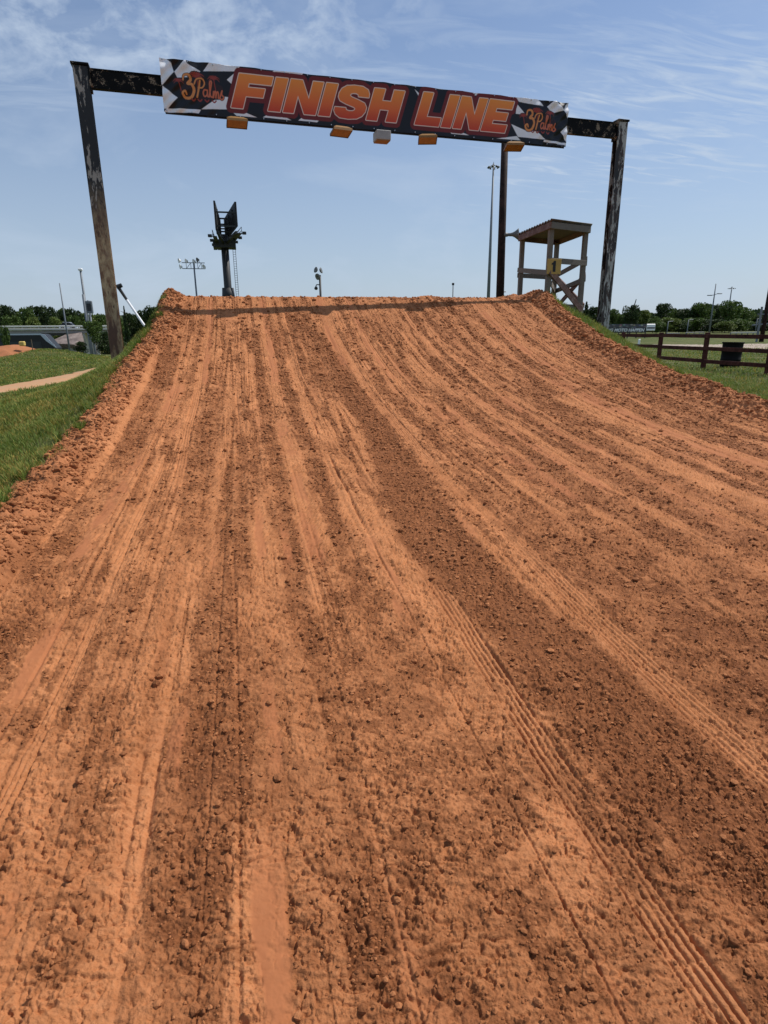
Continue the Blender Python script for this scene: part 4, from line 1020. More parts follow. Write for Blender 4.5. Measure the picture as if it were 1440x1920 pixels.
# stadium light cluster
p = atd(363, 492, 92); z0 = gzz(p.x, p.y); H_ = p.z - z0
e = empty('stadium_light', (p.x, p.y, z0), 'steel lighting pole with white round lamps on a double crossbar, far left of the billboard', 'light pole')
MB().tube((0, 0, -.3), (0, 0, H_), .17, .10, 10).build('pole', m_galv, e, True)
fr = MB(); 
for zz_ in (-.75, .0): fr.tube((-1.55, 0, H_ + zz_ - .05), (1.45, 0, H_ + zz_ - .05), .05, seg=6)
for x in (-1.0, -.4, .1, .5, 1.0): fr.tube((x, 0, H_ - .8), (x, 0, H_ - .05), .035, seg=6)
fr.tube((-1, 0, H_ - .8), (-.4, 0, H_ - .05), .03, seg=6).tube((.5, 0, H_ - .8), (1, 0, H_ - .05), .03, seg=6).build('crossbar_frame', m_galv, e)
for x, zz_, dx in ((-1.65, .22, -.6), (-.75, .18, -.2), (.25, .16, .2), (.75, .35, .1), (-1.55, -.55, -.6), (1.5, -.5, .5)):
    lmp = MB().lathe([(0, .08), (.12, .17), (.26, .30), (.30, .32), (.31, .28), (.2, .1), (.19, 0.001)], (x, 0, H_ + zz_), (-1.0 + .3*dx, -.55, -.15), 12).build('lamp', m_lampw if zz_ < .3 else m_horn, e, True)
    MB().tube((x, .02, H_ + (zz_ > 0)*0 - (zz_ < 0)*.8 - .02), (x, 0, H_ + zz_), .03, seg=6).build('stem', m_galv, lmp)
# small pole with two lamps and a camera, crest middle
p = atd(597, 505, 42); z0 = gzz(p.x, p.y); H_ = p.z - z0
e = empty('lamp_pole', (p.x, p.y, z0), 'dark pole with two grey oval floodlights and a small hooked camera behind the crest', 'light pole')
MB().tube((.08, 0, -.2), (.08, 0, H_ - .35), .085, .07, 10).build('pole', m_dark, e, True)
for x, zz_, t_ in ((-.16, -.05, -1.6), (.14, -.08, 1.7)):
    MB().lathe([(-.06, .10), (0, .17), (.05, .19), (.06, .15), (.04, .02)], (x, -.1, H_ + zz_), (t_, -.8, .5), 14).build('floodlight', m_horn, e, True)
MB().lathe([(-.1, .12), (0, .2), (.07, .2), (.07, .15), (.04, .02)], (-.06, -.1, H_ - .45), (-1.3, -.8, -.5), 14).build('floodlight', m_horn, e, True)
MB().path([(.06, 0, H_ - .95), (-.14, 0, H_ - .93), (-.2, 0, H_ - 1.0), (-.2, 0, H_ - 1.08)], .03).lathe([(0, .06), (.1, .12), (.18, .1), (.22, .02)], (-.2, 0, H_ - 1.05), (0, 0, -1), 10).build('camera', m_dark, e)
pp = atd(604, 553, 20); e = empty('low_bush', (pp.x, pp.y, Hc(18)), None, None)
bpy.data.objects.remove(e)

# ------------------------------------------------------------------ billboard
m_bb = plain('billboard_back', (.012, .012, .013), .7, scale=1, var=.3); m_bbf = plain('billboard_face', (.14, .030, .022), .5, scale=.4, var=.2, c2=(.03, .03, .05))
bp_ = atd(428.5, 555, 92); zb = gzz(bp_.x, bp_.y)
topz = atd(423, 440, 92).z
bb = empty('billboard', (bp_.x, bp_.y, zb), 'black two-sided V-shaped billboard seen edge-on on a thick dark pole behind the ramp', 'billboard')
lo2 = lambda v: Vector((v.x - bp_.x, v.y - bp_.y, v.z - zb))
MB().tube((0, 0, -.3), (0, 0, topz - zb), .55, .50, 18).build('pole', m_dark, bb, True)
MB().tube((0, 0, atd(428, 553, 92).z - zb - 1), (0, 0, atd(428, 540, 92).z - zb), .95, .8, 18).build('pole_collar', m_dark, bb, True)
nR1, nR0 = atd(439.5, 378, 86), atd(440, 424, 86); nL1, nL0 = atd(403, 376, 86), atd(409, 430, 86)
fR = atd(419, 408, 99); fR0 = atd(421, 440, 99); fL = atd(412, 404, 99); fL0 = atd(414, 442, 99)
# give both faces level edges and real thickness
def face_panel(n1, n0, f1, f0, side):
    zt = n1.z; zbm = n0.z
    a = Vector((n1.x, n1.y, zbm)); c_ = Vector((f1.x, f1.y, zbm)); d_ = (c_ - a).normalized(); nrm = Vector((d_.y, -d_.x, 0))*side
    P = [Vector((a.x, a.y, zbm)), Vector((c_.x, c_.y, zbm)), Vector((c_.x, c_.y, zt)), Vector((a.x, a.y, zt))]
    pn = MB().prism([lo2(q) for q in P], nrm*.18).build('panel', m_bb, bb)
    MB().prism([lo2(q + nrm*.185) for q in P], nrm*.04).build('printed_face', m_bbf, pn)
    for t in (.2, .5, .8):
        q = a.lerp(c_, t); MB().bar(lo2(Vector((q.x, q.y, zbm - .3)) - nrm*.08), lo2(Vector((q.x, q.y, zt - .5)) - nrm*.08), .14, .12, nrm).build('back_stud', m_dark, bb)
    cw = MB(); ou = nrm
    p0 = a - d_*.2 + ou*.12; p1 = c_ + ou*.12; w_ = ou*.5
    z_ = zbm - .9
    cw.prism([lo2(Vector((q.x, q.y, z_))) for q in (p0, p1, p1 + w_, p0 + w_)], (0, 0, .10))
    for t in np.linspace(0, 1, 6):
        q = p0.lerp(p1, t); cw.bar(lo2(Vector((q.x, q.y, z_)) + w_), lo2(Vector((q.x, q.y, z_ + .8)) + w_), .06, .06)
        cw.bar(lo2(Vector((q.x, q.y, z_)) - ou*.8), lo2(Vector((q.x, q.y, z_ + .95)) + w_*.1), .09, .09)
    for zz_ in (.4, .8): cw.bar(lo2(Vector((p0.x, p0.y, z_ + zz_)) + w_), lo2(Vector((p1.x, p1.y, z_ + zz_)) + w_), .05, .05)
    cw.build('catwalk', m_dark, bb)
    for t in (.02, .33, .65, .97):
        q = p0.lerp(p1, t) + w_
        MB().bar(lo2(Vector((q.x, q.y, z_ + .05))), lo2(Vector((q.x, q.y, z_ + .15)) + ou*.35), .07, .07).box(lo2(Vector((q.x, q.y, z_ + .1)) + ou*.35) - Vector((.25, .25, .12)), lo2(Vector((q.x, q.y, z_ + .1)) + ou*.35) + Vector((.25, .25, .2)), .04).build('lamp', m_dark, bb)
face_panel(nL1, nL0, fL, fL0, -1)
face_panel(nR1, nR0, fR, fR0, 1)
tr = MB()
zt = nL1.z
for t in (.0, .35, .7, 1.0):
    a = nL1.lerp(fL, t); c_ = nR1.lerp(fR, t)
    for z_ in (zt - 1.3, nL0.z + .4): tr.bar(lo2(Vector((a.x, a.y, z_))), lo2(Vector((c_.x, c_.y, z_))), .14, .18)
c_ = lo2(Vector((bp_.x, bp_.y, nL0.z)))
for q in (nL1, nR1, fL, fR): tr.bar(Vector((c_.x, c_.y, nL0.z - zb - 1.0)), lo2(Vector((q.x, q.y, nL0.z - .3))), .3, .35)
tr.box((-1.5, -1.2, nL0.z - zb - 1.5), (1.5, 1.2, nL0.z - zb - .5)).build('truss', m_dark, bb)
ld = MB()
for dx in (1.05, 1.4): ld.tube((dx, -.4, 0), (dx, -.4, topz - zb), .035, seg=6)
for i in range(60):
    z_ = .3*i
    if z_ < topz - zb: ld.tube((1.05, -.4, z_), (1.4, -.4, z_), .022, seg=5)
ld.build('ladder', m_dark, bb)

# ------------------------------------------------------------------ rail fence and drum (right)
m_rail = plain('dark_red_rail', (.062, .016, .012), .75, scale=4, var=.3, c2=(.10, .032, .024), bump=.3, spec=.15)
fence = empty('rail_fence', (18.5, 22.3, 0), 'dark red-brown three-rail wooden fence along the grass right of the ramp', 'fence')
fys = [15.1, 18.7, 22.3, 25.6, 29.0, 32.4]
fx = lambda y: 18.3 + (y - 18.7)*.083
for y in fys:
    z_ = gzz(fx(y), y); MB().box((fx(y) - 18.5 - .07, y - 22.3 - .08, z_ - .3), (fx(y) - 18.5 + .07, y - 22.3 + .08, z_ + 1.47), .008).build('post', m_rail, fence)
for i in range(len(fys) - 1):
    for zr_ in (1.33, .84, .34):
        a = Vector((fx(fys[i]) - 18.5 - .09, fys[i] - 22.3, zr_ + gzz(fx(fys[i]), fys[i]) + random.uniform(-.015, .015))); b_ = Vector((fx(fys[i+1]) - 18.5 - .09, fys[i+1] - 22.3, zr_ + gzz(fx(fys[i+1]), fys[i+1]) + random.uniform(-.015, .015)))
        MB().bar(a, b_ - (b_ - a).normalized()*.004, .04, .15, (0, 0, 1), .004).build('rail', m_rail, fence)
m_drum = plain('black_plastic', (.006, .006, .006), .7, scale=4, var=.2, spec=.15)
dp = atz(1366, 689, .0)
dr = empty('plastic_drum', (dp.x + .3, dp.y + .3, gzz(dp.x, dp.y) - .01), 'black open plastic drum standing behind the rail fence', 'drum')
prof = [(0, .001), (0, .36), (.02, .385), (.30, .395), (.32, .41), (.36, .41), (.38, .395), (.66, .40), (.68, .415), (.72, .415), (.74, .40), (1.0, .405), (1.02, .42), (1.06, .42), (1.06, .385), (.95, .38), (.94, .001)]
MB().lathe(prof, (0, 0, 0), (.02, .0, 1), 24).build('body', m_drum, dr, True)
MB().lathe([(1.03, .425), (1.035, .435), (1.07, .435), (1.075, .425)], (0, 0, 0), (.02, 0, 1), 24).build('rim', m_drum, dr, True)
wp = atz(1197, 652, .05)
e = empty('white_marker_post', (wp.x, wp.y, gzz(wp.x, wp.y)), 'short white marker post below the left end of the rail fence', 'post')
MB().box((-.09, -.06, -.1), (.09, .06, .78), .02).build('post', m_lampw, e)
# pipe barriers far behind the fence
def barrier(px0, px1, py, d, label):
    a = atd(px0, py, d); b_ = atd(px1, py, d); z0 = gzz(a.x, a.y)
    e = empty('pipe_barrier', (a.x, a.y, z0), label, 'barrier', 'pale pipe barriers beyond the far road')
    L = b_.x - a.x; H2 = a.z - z0; [MB().tube((0, 0, zz_), (L, 0, zz_), .05, seg=6).build('rail', m_galv, e) for zz_ in (H2, H2*.5)]
    n = max(2, int(L/2.5))
    for i in range(n + 1): MB().tube((L*i/n, 0, -.1), (L*i/n, 0, H2 - .02), .05, seg=6).build('upright', m_galv, e)
barrier(1250, 1274, 625, 88, 'pale pipe barrier left of the bent-top post'); barrier(1286, 1301, 623.5, 88, 'short pale pipe barrier left of the two-headed street lamp'); barrier(1303, 1320, 623, 88, 'short pale pipe barrier touching the two-headed street lamp')
a = atd(1371, 625, 84); b_ = atd(1424, 625.5, 84)
gr_ = empty('guard_rail', (a.x, a.y, gzz(a.x, a.y)), 'long pale low guard rail beyond the fence near the right edge', 'guard rail')
h2_ = a.z - gzz(a.x, a.y); MB().box((0, 0, h2_ - .05), (b_.x - a.x, .08, h2_ + .2), .03).build('beam', plain('pale_rail', (.42, .42, .36), .6), gr_)
for i in range(6): MB().box(((b_.x - a.x)*i/5 - .06, .08, -.2), ((b_.x - a.x)*i/5 + .06, .2, h2_ + .15)).build('post', m_galv, gr_)

# lettered sign and white trailer behind the right post ---------------------
m_sgn = plain('sign_black', (.020, .020, .024), .6, scale=2)
s0 = atd(1112, 608, 80); s1 = atd(1213, 608, 80); sz0 = gzz(s0.x, s0.y)
sg = empty('lettered_sign', (s0.x, s0.y, sz0), 'long black sign with white capitals and picture strip, beyond the right gate post', 'sign')
SLn = s1.x - s0.x; zt_ = s0.z - sz0 + .0; zm = atd(1150, 614.6, 80).z - sz0; zb_ = atd(1150, 624, 80).z - sz0
MB().box((0, 0, zb_), (SLn, .12, zm)).build('board', m_sgn, sg)
m_pic, k, b = new_mat('picture_strip')
tcn = k.n('ShaderNodeTexCoord').outputs['Object']
vo = k.n('ShaderNodeTexVoronoi', i_Scale=2.3); k.t.links.new(k.mapping(tcn, (1, 1, 2.2)), vo.inputs['Vector'])
k.t.links.new(k.mix(k.ramp(vo.outputs['Distance'], [(.2, 0.0), (.6, 1.0)]), k.mix(.75, vo.outputs['Color'], (.25, .22, .22)), (.06, .06, .07)), b.inputs['Base Color'])
MB().box((0, -.02, zm + .004), (SLn, .10, zt_)).build('picture_strip', m_pic, sg)
for i in range(7): MB().box((SLn*i/6 - .06, .13, -.2), (SLn*i/6 + .06, .25, zt_ - .02)).build('post', m_hem, sg)
def text_mesh(txt, size, name, mat, parent, locv, ext=.01, rot=(math.pi/2, 0, 0), shear=.25, off=.012, width=None):
    cu = bpy.data.curves.new(name, 'FONT'); cu.body = txt; cu.size = size; cu.extrude = ext; cu.shear = shear; cu.offset = off; cu.align_x = 'LEFT'
    t_ = bpy.data.objects.new(name, cu); COL.objects.link(t_)
    bpy.context.view_layer.update(); dg = bpy.context.evaluated_depsgraph_get(); me = bpy.data.meshes.new_from_object(t_.evaluated_get(dg)); me.name = name
    bpy.data.objects.remove(t_); me.materials.append(mat)
    if width:
        xs = [v.co.x for v in me.vertices]; f = width/(max(xs) - min(xs))
        for v in me.vertices: v.co.x *= f
    o = bpy.data.objects.new(name, me); COL.objects.link(o); o.parent = parent; o.location = locv; o.rotation_euler = rot; return o
m_wlet = plain('white_letters', (.80, .80, .80), .5, var=.03)
tx0 = atd(1117, 621.6, 80); lh = (atd(1150, 616.0, 80).z - atd(1150, 621.6, 80).z)
text_mesh('MAKING MOTO HAPPEN', lh/.70, 'lettering', m_wlet, sg, (tx0.x - s0.x, -.035, atd(1150, 621.8, 80).z - sz0), off=.022, width=atd(1208, 620, 80).x - tx0.x)
t0 = atd(1213, 607.5, 84); t1 = atd(1228, 620, 84); tz = gzz(t0.x, t0.y)
tl = empty('white_trailer', (t0.x, t0.y, tz), 'small white trailer parked at the right end of the lettered sign', 'trailer')
MB().box((0, 0, t1.z - tz), (t1.x - t0.x, 3, t0.z - tz), .05).build('body', m_lampw, tl)
MB().box((.1, -.01, t1.z - tz + .30), (t1.x - t0.x - .1, -.004, t1.z - tz + .50)).build('window', m_hem, tl)
for x in (.3, .85): MB().tube((x, .1, .25), (x, .3, .25), .25, seg=14).build('wheel', m_drum, tl)

# ------------------------------------------------------------------ left: overpass, bus, car, poles
m_conc = plain('concrete', (.66, .64, .55), .85, scale=.8, var=.15, c2=(.52, .50, .45), bump=.2); m_conc2 = plain('old_concrete', (.33, .31, .29), .9, scale=.5, var=.15)
D = 108
q = lambda px, py, d=D: atd(px, py, d)
bx0 = q(-420, 611).x; bx1 = q(205, 611).x; zg = -2.3
br_ = empty('overpass', (q(60, 611).x, D, 0), 'grey concrete road overpass crossing the far left behind the dirt mound', 'bridge')
ox = br_.location.x
Z = lambda py: q(60, py).z
MB().box((bx0 - ox, 0, Z(625)), (bx1 - ox, 10, Z(620.5))).build('deck', m_conc2, br_)
MB().box((bx0 - ox, -.25, Z(619.6)), (bx1 - ox, .0, Z(615.6)), .03).build('parapet', m_conc, br_)
MB().box((bx0 - ox, -.12, Z(613.6)), (bx1 - ox, .02, Z(610.7)), .03).build('guard_rail', plain('pale_concrete', (.80, .78, .68), .8), br_)
for i in range(40):
    x = bx0 - ox + (bx1 - bx0)*i/39; MB().box((x - .08, -.05, Z(615.6)), (x + .08, .0, Z(613.6))).build('rail_post', m_conc2, br_)
MB().box((bx0 - ox, .5, Z(629.5)), (q(122, 611).x - ox, 9, Z(625.03))).build('girder', plain('weathered_girder', (.09, .085, .085), .7, scale=.6), br_)
MB().box((q(122.5, 611).x - ox, .2, -2.6), (q(156, 611).x - ox, 9.5, Z(625.03))).build('abutment', m_conc, br_)
for xx in (q(35, 611).x, q(-60, 611).x):
    MB().tube((xx - ox, 5, -2.8), (xx - ox, 5, Z(629.5)), .5, seg=14).build('pier', m_conc2, br_)
# paved slope
sl_ = [q(88, 643, 104), q(122, 627.5, 107.6), q(153, 623, 107.6), q(157, 640, 104), q(140, 646, 102)]
m_ = MB(); m_.prism([tuple(v) for v in sl_], (0, .4, -.6))
tag(m_.build('paved_slope', plain('slope_paving', (.16, .12, .105), .9, scale=.7, var=.3, c2=(.23, .185, .16))), 'brown paved slope under the right end of the overpass', 'embankment')
# bus
m_busd = plain('bus_glass', (.008, .009, .011), .5, scale=1); m_busw = plain('bus_white', (.50, .56, .62), .3, scale=1, var=.06)
Db = 84; zg2 = gzz(q(50, 640, Db).x, Db)
b0 = q(-75, 627, Db).x; b1 = q(101, 627, Db).x; bo = empty('coach_bus', (b1, Db, zg2), 'dark coach with a pale roof line standing under the overpass', 'bus')
ztp = q(40, 626.3, Db).z - zg2; zlo = .5; Lb = b1 - b0; nose = q(92, 627, Db).x - b1
P = [(-Lb, 0, zlo), (0, 0, zlo), (0, 0, ztp*.42), (nose - .2, 0, ztp - .12), (nose - .7, 0, ztp), (-Lb, 0, ztp)]
P = [(-Lb, 0, zlo), (0, 0, zlo), (0, 0, ztp*.60), (-1.1, 0, ztp - .1), (-1.5, 0, ztp), (-Lb, 0, ztp)]
MB().prism(P, (0, 2.5, 0)).build('body', m_busd, bo)
MB().prism([(-Lb, -.03, ztp - .13), (-1.5, -.03, ztp - .13), (-.98, -.03, ztp*.80), (.02, -.03, ztp*.60), (.02, -.03, ztp*.63), (-1.05, -.03, ztp - .08), (-1.5, -.03, ztp + .05), (-Lb, -.03, ztp + .05)], (0, -.05, 0)).build('roof_trim', m_busw, bo)
for x in (-2.4, -Lb + 3.0, -Lb + 4.4):
    MB().tube((x, -.02, .5), (x, .3, .5), .5, seg=16).build('wheel', m_drum, bo)
MB().box((-Lb + .5, -.02, ztp*.48), (-1.6, -.004, ztp*.78)).build('windows', plain('coach_window', (.02, .025, .03), .35), bo)
# car on the overpass
c0 = q(110, 611, D + 3); c1 = q(136, 611, D + 3); co = empty('car', (c0.x, D + 3, Z(620.4)), 'pale silver car driving on the overpass', 'car')
Lc = c1.x - c0.x + .6; hz = Z(604.0) - Z(620.4); 
Pb = [(0, .25), (Lc, .25), (Lc, .75), (Lc*.98, .88), (Lc*.78, 1.0), (0.05*Lc, 1.02), (0, .8)]
sc_ = hz/1.55
MB().prism([(x, 0, z*sc_) for x, z in Pb], (0, 1.8, 0)).build('body', m_busw, co)
MB().prism([(x*Lc, .1, z*sc_) for x, z in ((.10, 1.02), (.78, 1.0), (.62, 1.5), (.24, 1.55))], (0, 1.6, 0)).build('windows', m_busd, co)
MB().prism([(x*Lc, .05, z*sc_) for x, z in ((.60, 1.49), (.24, 1.53), (.24, 1.60), (.60, 1.58))], (0, 1.7, 0)).build('roof', m_busw, co)
for x in (.2, .8): MB().tube((Lc*x, -.02, .32), (Lc*x, .2, .32), .32, seg=14).build('wheel', m_drum, co)
# poles on the left
def gl1(e, H_): MB().box((-.2, -.15, H_), (.2, .15, H_ + .25), .05).build('lamp_head', m_lampw, e)
pole_thing('thin_mast', 111.5, 531, 98, .15, .07, 'thin grey mast in front of the overpass, leftmost of the poles', 'pole')
pole_thing('tall_steel_mast', 151, 508, 70, .17, .10, 'tall steel mast with a bright tip left of the rusty gate post', 'pole', arms=gl1)
pole_thing('short_steel_mast', 156, 552, 66, .16, .13, 'shorter steel mast right beside the tall bright-tipped one', 'pole')
def boxh(e, H_):
    MB().box((-.30, -.12, H_ - 1.2), (.34, .12, H_ - .05), .05).build('box', m_galv, e); MB().box((-.16, -.13, H_ - 1.0), (.2, -.124, H_ - .3)).build('panel', m_hem, e)
pole_thing('box_pole', 165, 563, 66, .10, .10, 'grey pole carrying a rounded box, left of the rusty gate post', 'pole', arms=boxh)
# leaning white pole with a camera
a = atd(258, 592, 21); b_ = atd(226, 545, 21); d_ = (a - b_).normalized()
bs = a + d_*3.0
le_ = empty('leaning_pole', (a.x, a.y, 0), 'white leaning pole with a dark camera on its tip beside the rusty gate post', 'pole')
lv = lambda v: Vector((v.x - a.x, v.y - a.y, v.z))
MB().tube(lv(b_), lv(bs), .035, .045, 10).build('shaft', m_lampw, le_, True)
MB().tube(lv(b_) + Vector((-.05, 0, .10)), lv(b_ + d_*.30), .05, .04, 8).tube(lv(b_) + Vector((-.10, 0, .10)), lv(b_) + Vector((.06, 0, .16)), .07, .06, 10).build('camera', m_dark, le_)
# yellow block and stake on the far mound
yp = atd(41, 640, 45.5); MBo = MB(); MBo.box((-.17, -.15, 0), (.17, .15, .30), .05)
tag(MBo.build('marker_block', plain('yellow_foam', (.62, .44, .12), .7), loc=(yp.x, yp.y, yp.z - .30)), 'small yellow block on top of the far orange dirt mound', 'marker')
sp_ = atd(57.5, 632, 46); tag(MB().tube((0, 0, -1.1), (0, 0, -.15), .03, seg=8).build('wooden_stake', m_ply, loc=tuple(sp_)), 'thin pale stake standing on the far orange dirt mound', 'stake')

# ------------------------------------------------------------------ trees
def crown_mesh(name, kind, seed, mat):
    """unit tree crown: about 1 wide (radius .5) and 1 high, z from 0 to 1, of leaf clumps"""
    r_ = np.random.default_rng(seed)
    if kind == 'conifer':
        n = 2600; z = r_.random(n)**1.25; tier = .75 + .25*np.cos(z*2*np.pi*7 + r_.random(n)*.8); rad = .5*(1 - z)**.85*tier*(.35 + .65*r_.random(n)**.5) + .015
        a = r_.random(n)*6.283; rad *= .8 + .35*np.sin(a*3 + seed)*.5 + .2*np.sin(a*5 + z*9)*.5
        P = np.stack([rad*np.cos(a), rad*np.sin(a), z], -1); size = .035*(1.1 - .5*z)
    else:
        nl = 15 if kind == 'round' else 19
        cs = []
        for i in range(nl):
            zc_ = .18 + .66*r_.random(); ra = (.34*math.sin(math.pi*min(.98, max(.1, zc_*.95)))**.6)*(.35 + .75*r_.random()); aa = r_.random()*6.283
            cs.append((ra*math.cos(aa), ra*math.sin(aa), zc_, .11 + .13*r_.random()))
        cs.append((r_.normal()*.05, r_.normal()*.05, .86, .12))
        n = 4200; ci = r_.integers(0, len(cs), n); C_ = np.array(cs)[ci]
        v = r_.normal(size=(n, 3)); v /= np.linalg.norm(v, axis=1, keepdims=True); rr = C_[:, 3:4]*(.72 + .38*r_.random((n, 1))**.7)
        P = C_[:, :3] + v*rr*np.array([1, 1, .85]); size = np.full(n, .026)
        P[:, 2] = np.clip(P[:, 2], .02, 1.04)
    n = len(P); size = np.asarray(size)*(.6 + .9*r_.random(n))
    A = r_.normal(size=(n, 3)); A /= np.linalg.norm(A, axis=1, keepdims=True); B = r_.normal(size=(n, 3)); B -= (A*B).sum(1, keepdims=True)*A; B /= np.linalg.norm(B, axis=1, keepdims=True)
    A *= size[:, None]; B *= size[:, None]*.75
    Vt = np.stack([P - A, P - B*.9, P + A, P + B], 1).reshape(-1, 3); F_ = np.arange(n*4).reshape(n, 4)
    o = np_mesh(name, Vt, F_, mat); COL.objects.unlink(o)
    c_ = (.7 + .6*r_.random(n))
    colattr(o, np.repeat(np.stack([c_*(.9 + .25*r_.random(n)), c_, c_*.9], -1), 4, 0))
    return o
def trunk_mesh(kind, seed, open_top=False):
    r_ = random.Random(seed); m_ = MB(); top = .9 if kind == 'conifer' else .62
    p0 = Vector((0, 0, -.15)); r0 = .022
    pts = [Vector((r_.uniform(-.015, .015)*i, r_.uniform(-.015, .015)*i, -.15 + (top + .15)*i/5)) for i in range(6)]
    for i in range(5): m_.tube(pts[i], pts[i+1], r0*(1 - i*.17), r0*(1 - (i+1)*.17), 8)
    for i in range(9):
        b_ = pts[2 + i % 3 + (1 if i % 2 else 0)]; a = r_.uniform(0, 6.28); l = r_.uniform(.18, .36)
        m_.tube(b_, b_ + Vector((math.cos(a)*l*.8, math.sin(a)*l*.8, l*(.75 if kind != 'conifer' else .1))), .008, .002, 5)
    return m_.build('trunk', m_bark, None, True)
protos = {}
for i, (kd, mi) in enumerate([('round', 0), ('round', 1), ('round', 2), ('loose', 0), ('loose', 1), ('conifer', 1)]):
    cm = crown_mesh('crown', kd, 100 + i, m_leaf[mi]); tm = trunk_mesh(kd, 200 + i); COL.objects.unlink(tm); protos[i] = (cm, tm)
cm = crown_mesh('crown', 'round', 131, m_leaf[0]); protos[6] = (cm, protos[0][1]); cm = crown_mesh('crown', 'loose', 137, m_leaf[1]); protos[7] = (cm, protos[3][1])
used_labels = {}
def tree(px, pyt, d, wpx, kind, label, group, gap=.1):
    """px: picture column of the trunk, pyt: row of its top, wpx: width of the crown"""
    p = atd(px, pyt, d); z0 = gzz(p.x, p.y); H_ = max(1.0, p.z - z0); Wd = (atd(px + wpx/2, pyt, d) - atd(px - wpx/2, pyt, d)).length
    e = empty('conifer_tree' if kind == 5 else 'leafy_tree', (p.x, p.y, z0), label, 'tree', group, rz=random.uniform(0, 6.28))
    cm_, tm_ = protos[kind]
    t_ = tm_.copy(); COL.objects.link(t_); t_.parent = e; t_.scale = (Wd, Wd, H_)
    c_ = cm_.copy(); COL.objects.link(c_); c_.parent = e; c_.scale = (Wd, Wd, H_*(1 - gap)); c_.location = (0, 0, H_*gap)
    return e
TG = 'trees behind the overpass'; TR = 'trees along the far side on the right'
LT = [(-60, 583, 140, 60, 1), (-25, 578, 135, 46, 0), (6, 571, 132, 44, 1), (30, 581, 136, 36, 6), (50, 577, 128, 34, 0), (72, 572, 134, 42, 1), (94, 574, 128, 36, 7), (112, 579, 134, 36, 0), (128, 577, 130, 32, 1), (146, 581, 134, 34, 7),
      (163, 585, 126, 34, 2), (182, 590, 132, 32, 0), (60, 592, 122, 34, 2), (20, 592, 122, 36, 0), (100, 592, 122, 34, 2), (135, 592, 122, 30, 0), (240, 586, 128, 34, 1), (262, 580, 132, 40, 7), (285, 573, 128, 40, 1), (310, 578, 134, 40, 0), (222, 594, 120, 30, 0)]
LTL = ['tree past the left edge behind the overpass', 'dark tree whose crown is cut by the left edge', 'rounded dark tree at the far left, second highest crown above the overpass', 'mid green tree filling the dip right of the leftmost dark crown', 'green tree left of the highest crown behind the overpass', 'dark tree with the highest crown behind the overpass',
       'dark loose tree left of the thin grey mast', 'green tree directly behind the thin grey mast', 'dark flat-topped tree above the silver car', 'loose dark tree between the silver car and the tall steel mast', 'pale green tree at the foot of the tall steel mast', 'green tree between the box pole and the rusty gate post',
       'low pale tree in front of the highest dark crown', 'low green tree above the left part of the overpass', 'low pale tree just left of the silver car', 'low green tree above the abutment of the overpass', 'dark tree just right of the rusty gate post', 'loose dark tree behind the leaning white pole', 'dark tree at the left shoulder of the ramp', 'green tree mostly hidden behind the left crest mound', 'low tree behind the foot of the rusty gate post']
for (px, pyt, d, wp_, kd), lb in zip(LT, LTL): tree(px, pyt, d, wp_*1.25, kd, lb, TG)
tree(206, 566, 78, 40, 5, 'dark conifer immediately left of the rusty gate post', TG, .04); tree(232, 575, 84, 30, 5, 'dark conifer immediately right of the rusty gate post', TG, .04)
tree(174, 602, 56, 46, 0, 'small single tree with a thin trunk on the field edge near the paved slope', 'small trees at the edge of the field', .30)
tree(196, 620, 58, 50, 7, 'low bushy tree between the small field tree and the rusty gate post', 'small trees at the edge of the field', .02)
tree(150, 640, 55, 30, 1, 'low dark bush left of the small field tree', 'small trees at the edge of the field', .0); tree(214, 626, 55, 44, 1, 'low dark bush at the foot of the rusty gate post', 'small trees at the edge of the field', .0)
tree(6, 612, 76, 22, 0, 'leafy bush in front of the overpass at the left edge', 'small trees at the edge of the field', .0)
RT = [(1100, 566, 118, 28, 5), (1116, 574, 122, 26, 1), (1152, 580, 118, 30, 0), (1168, 590, 116, 26, 6), (1186, 570, 104, 26, 4), (1208, 580, 114, 34, 2), (1228, 592, 112, 28, 6), (1244, 568, 124, 30, 1), (1262, 576, 126, 30, 6), (1282, 578, 124, 34, 1), (1304, 571, 122, 30, 7),
      (1322, 568, 120, 36, 0), (1340, 570, 124, 32, 1), (1356, 578, 126, 26, 0), (1376, 564, 112, 36, 0), (1396, 574, 120, 32, 6), (1414, 590, 126, 30, 1), (1432, 588, 124, 28, 7), (1456, 586, 124, 36, 1), (1500, 580, 126, 50, 0), (1252, 594, 104, 38, 2), (1300, 596, 108, 36, 0), (1340, 598, 108, 40, 1), (1385, 596, 106, 36, 6), (1424, 602, 108, 34, 7), (1275, 600, 104, 30, 7), (1232, 604, 102, 26, 0), (1135, 592, 112, 24, 7), (1362, 602, 104, 30, 2)]
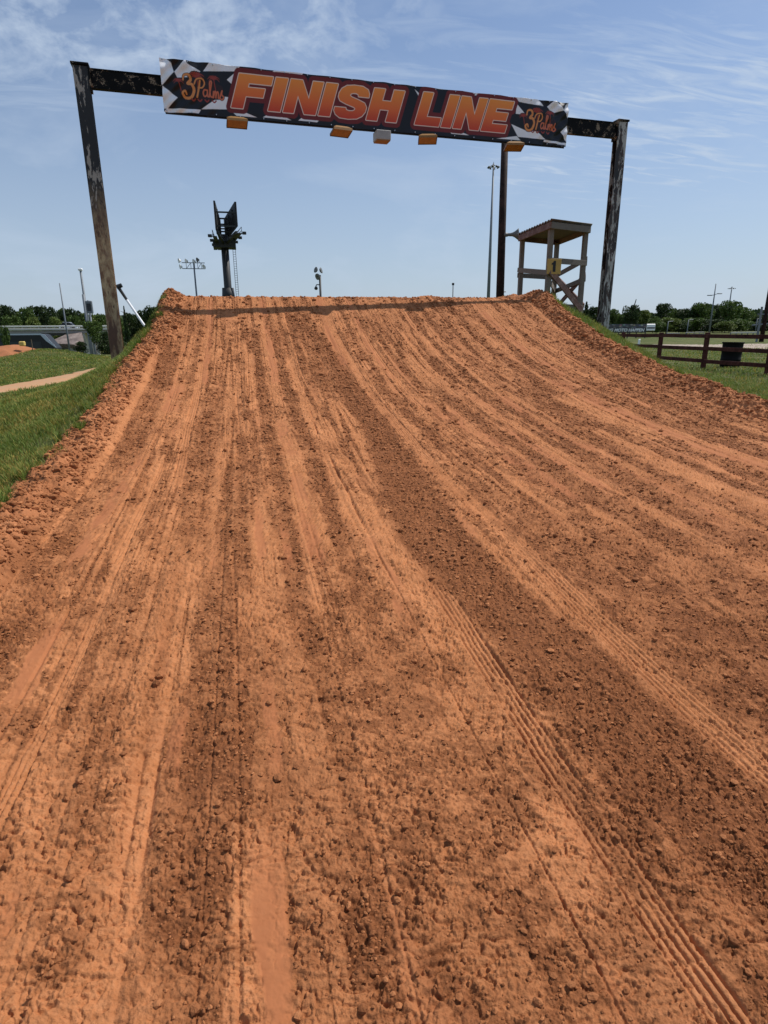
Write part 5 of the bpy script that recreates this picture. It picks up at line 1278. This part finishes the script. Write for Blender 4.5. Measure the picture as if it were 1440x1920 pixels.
RTL = ['dark pointed tree between the wooden tower and the right gate post', 'dark tree directly behind the right gate post', 'green rounded tree just right of the right gate post', 'low green tree above the left half of the lettered sign', 'half-bare tree with a dead spiky top above the lettered sign', 'pale green willow-like tree above the right end of the lettered sign', 'low green tree above the white trailer', 'dark rounded tree rising behind the pale one right of the dead-topped tree',
       'mid green tree left of the street lamp, behind the bent-top post', 'dark tree behind the short post left of the street lamp', 'pointed dark tree left of the street lamp', 'large green tree immediately left of the street lamp', 'dark tree immediately right of the street lamp', 'green tree just left of the plain wooden pole', 'tallest tree on the right with the wooden pole in front', 'green shoulder tree right of the tallest one', 'low dark tree in the dip toward the right edge', 'loose dark tree near the right edge', 'dark tree behind the power pole', 'tree past the right edge', 'low bright green tree around the bent-top post', 'low green tree between the short posts and the street lamp', 'low dark tree right of the street lamp foot', 'low green tree under the tallest tree', 'low loose tree at the right beside the power pole', 'low loose dark tree between the two short posts', 'low green bush-like tree beside the white trailer', 'low dark tree seen just right of the gate post foot', 'low pale tree at the foot of the plain wooden pole']
for (px, pyt, d, wp_, kd), lb in zip(RT, RTL): tree(px, pyt, d, wp_*1.2, kd, lb, TR, .03)
# dead spiky top of the half-bare tree
dt = [o for o in COL.objects if o.get('label', '').startswith('half-bare')][0]
p = atd(1193, 561, 104); bse = dt.location
m_ = MB(); inv = Matrix.Rotation(-dt.rotation_euler.z, 4, 'Z')
L3 = lambda v: inv @ (Vector(v) - bse)
t1_ = Vector((p.x, p.y, p.z)); m_.tube(L3(bse), L3(t1_ - Vector((.5, 0, 2.0))), .16, .10, 8).tube(L3(t1_ - Vector((.5, 0, 2.0))), L3(t1_), .12, .07, 8)
m_.tube(L3(t1_ - Vector((.5, 0, 2.0))), L3(t1_ - Vector((1.4, 0, 1.5))), .07, .03, 6).tube(L3(t1_ - Vector((.4, 0, 1.8))), L3(t1_ - Vector((-.9, 0, 1.6))), .06, .02, 6).tube(L3(t1_ - Vector((.5, 0, 2.6))), L3(t1_ - Vector((-.7, 0, 2.5))), .06, .02, 6)
m_.build('dead_top', m_bark, dt)
# distant wood line closing the horizon
def woods(name, x0, x1, y0, y1, h, n, lab, seed):
    r_ = np.random.default_rng(seed); x = x0 + (x1 - x0)*r_.random(n); y = y0 + (y1 - y0)*r_.random(n)
    hh = h*(.6 + .6*fbm(x*.05, y*.02, 3, seed)); z = terrain(x, y) + hh*r_.random(n)**.6
    P = np.stack([x, y, z], -1); size = .9*(.6 + .8*r_.random(n))
    A = r_.normal(size=(n, 3)); A /= np.linalg.norm(A, axis=1, keepdims=True); B = np.cross(A, r_.normal(size=(n, 3))); B /= np.linalg.norm(B, axis=1, keepdims=True)
    A *= size[:, None]; B *= size[:, None]*.8
    o = np_mesh(name, np.stack([P - A, P - B, P + A, P + B], 1).reshape(-1, 3), np.arange(n*4).reshape(n, 4), m_leaf[1])
    c_ = .75 + .5*r_.random(n); colattr(o, np.repeat(np.stack([c_, c_, c_], -1), 4, 0)); tag(o, lab, kind='stuff'); o['category'] = 'woodland'
woods('far_woods', -170, -5, 150, 172, 5.5, 26000, 'dark far wood closing the horizon behind the overpass trees', 5)
woods('distant_woods', 35, 330, 140, 175, 5.2, 42000, 'dark far wood closing the horizon behind the trees on the right', 6)
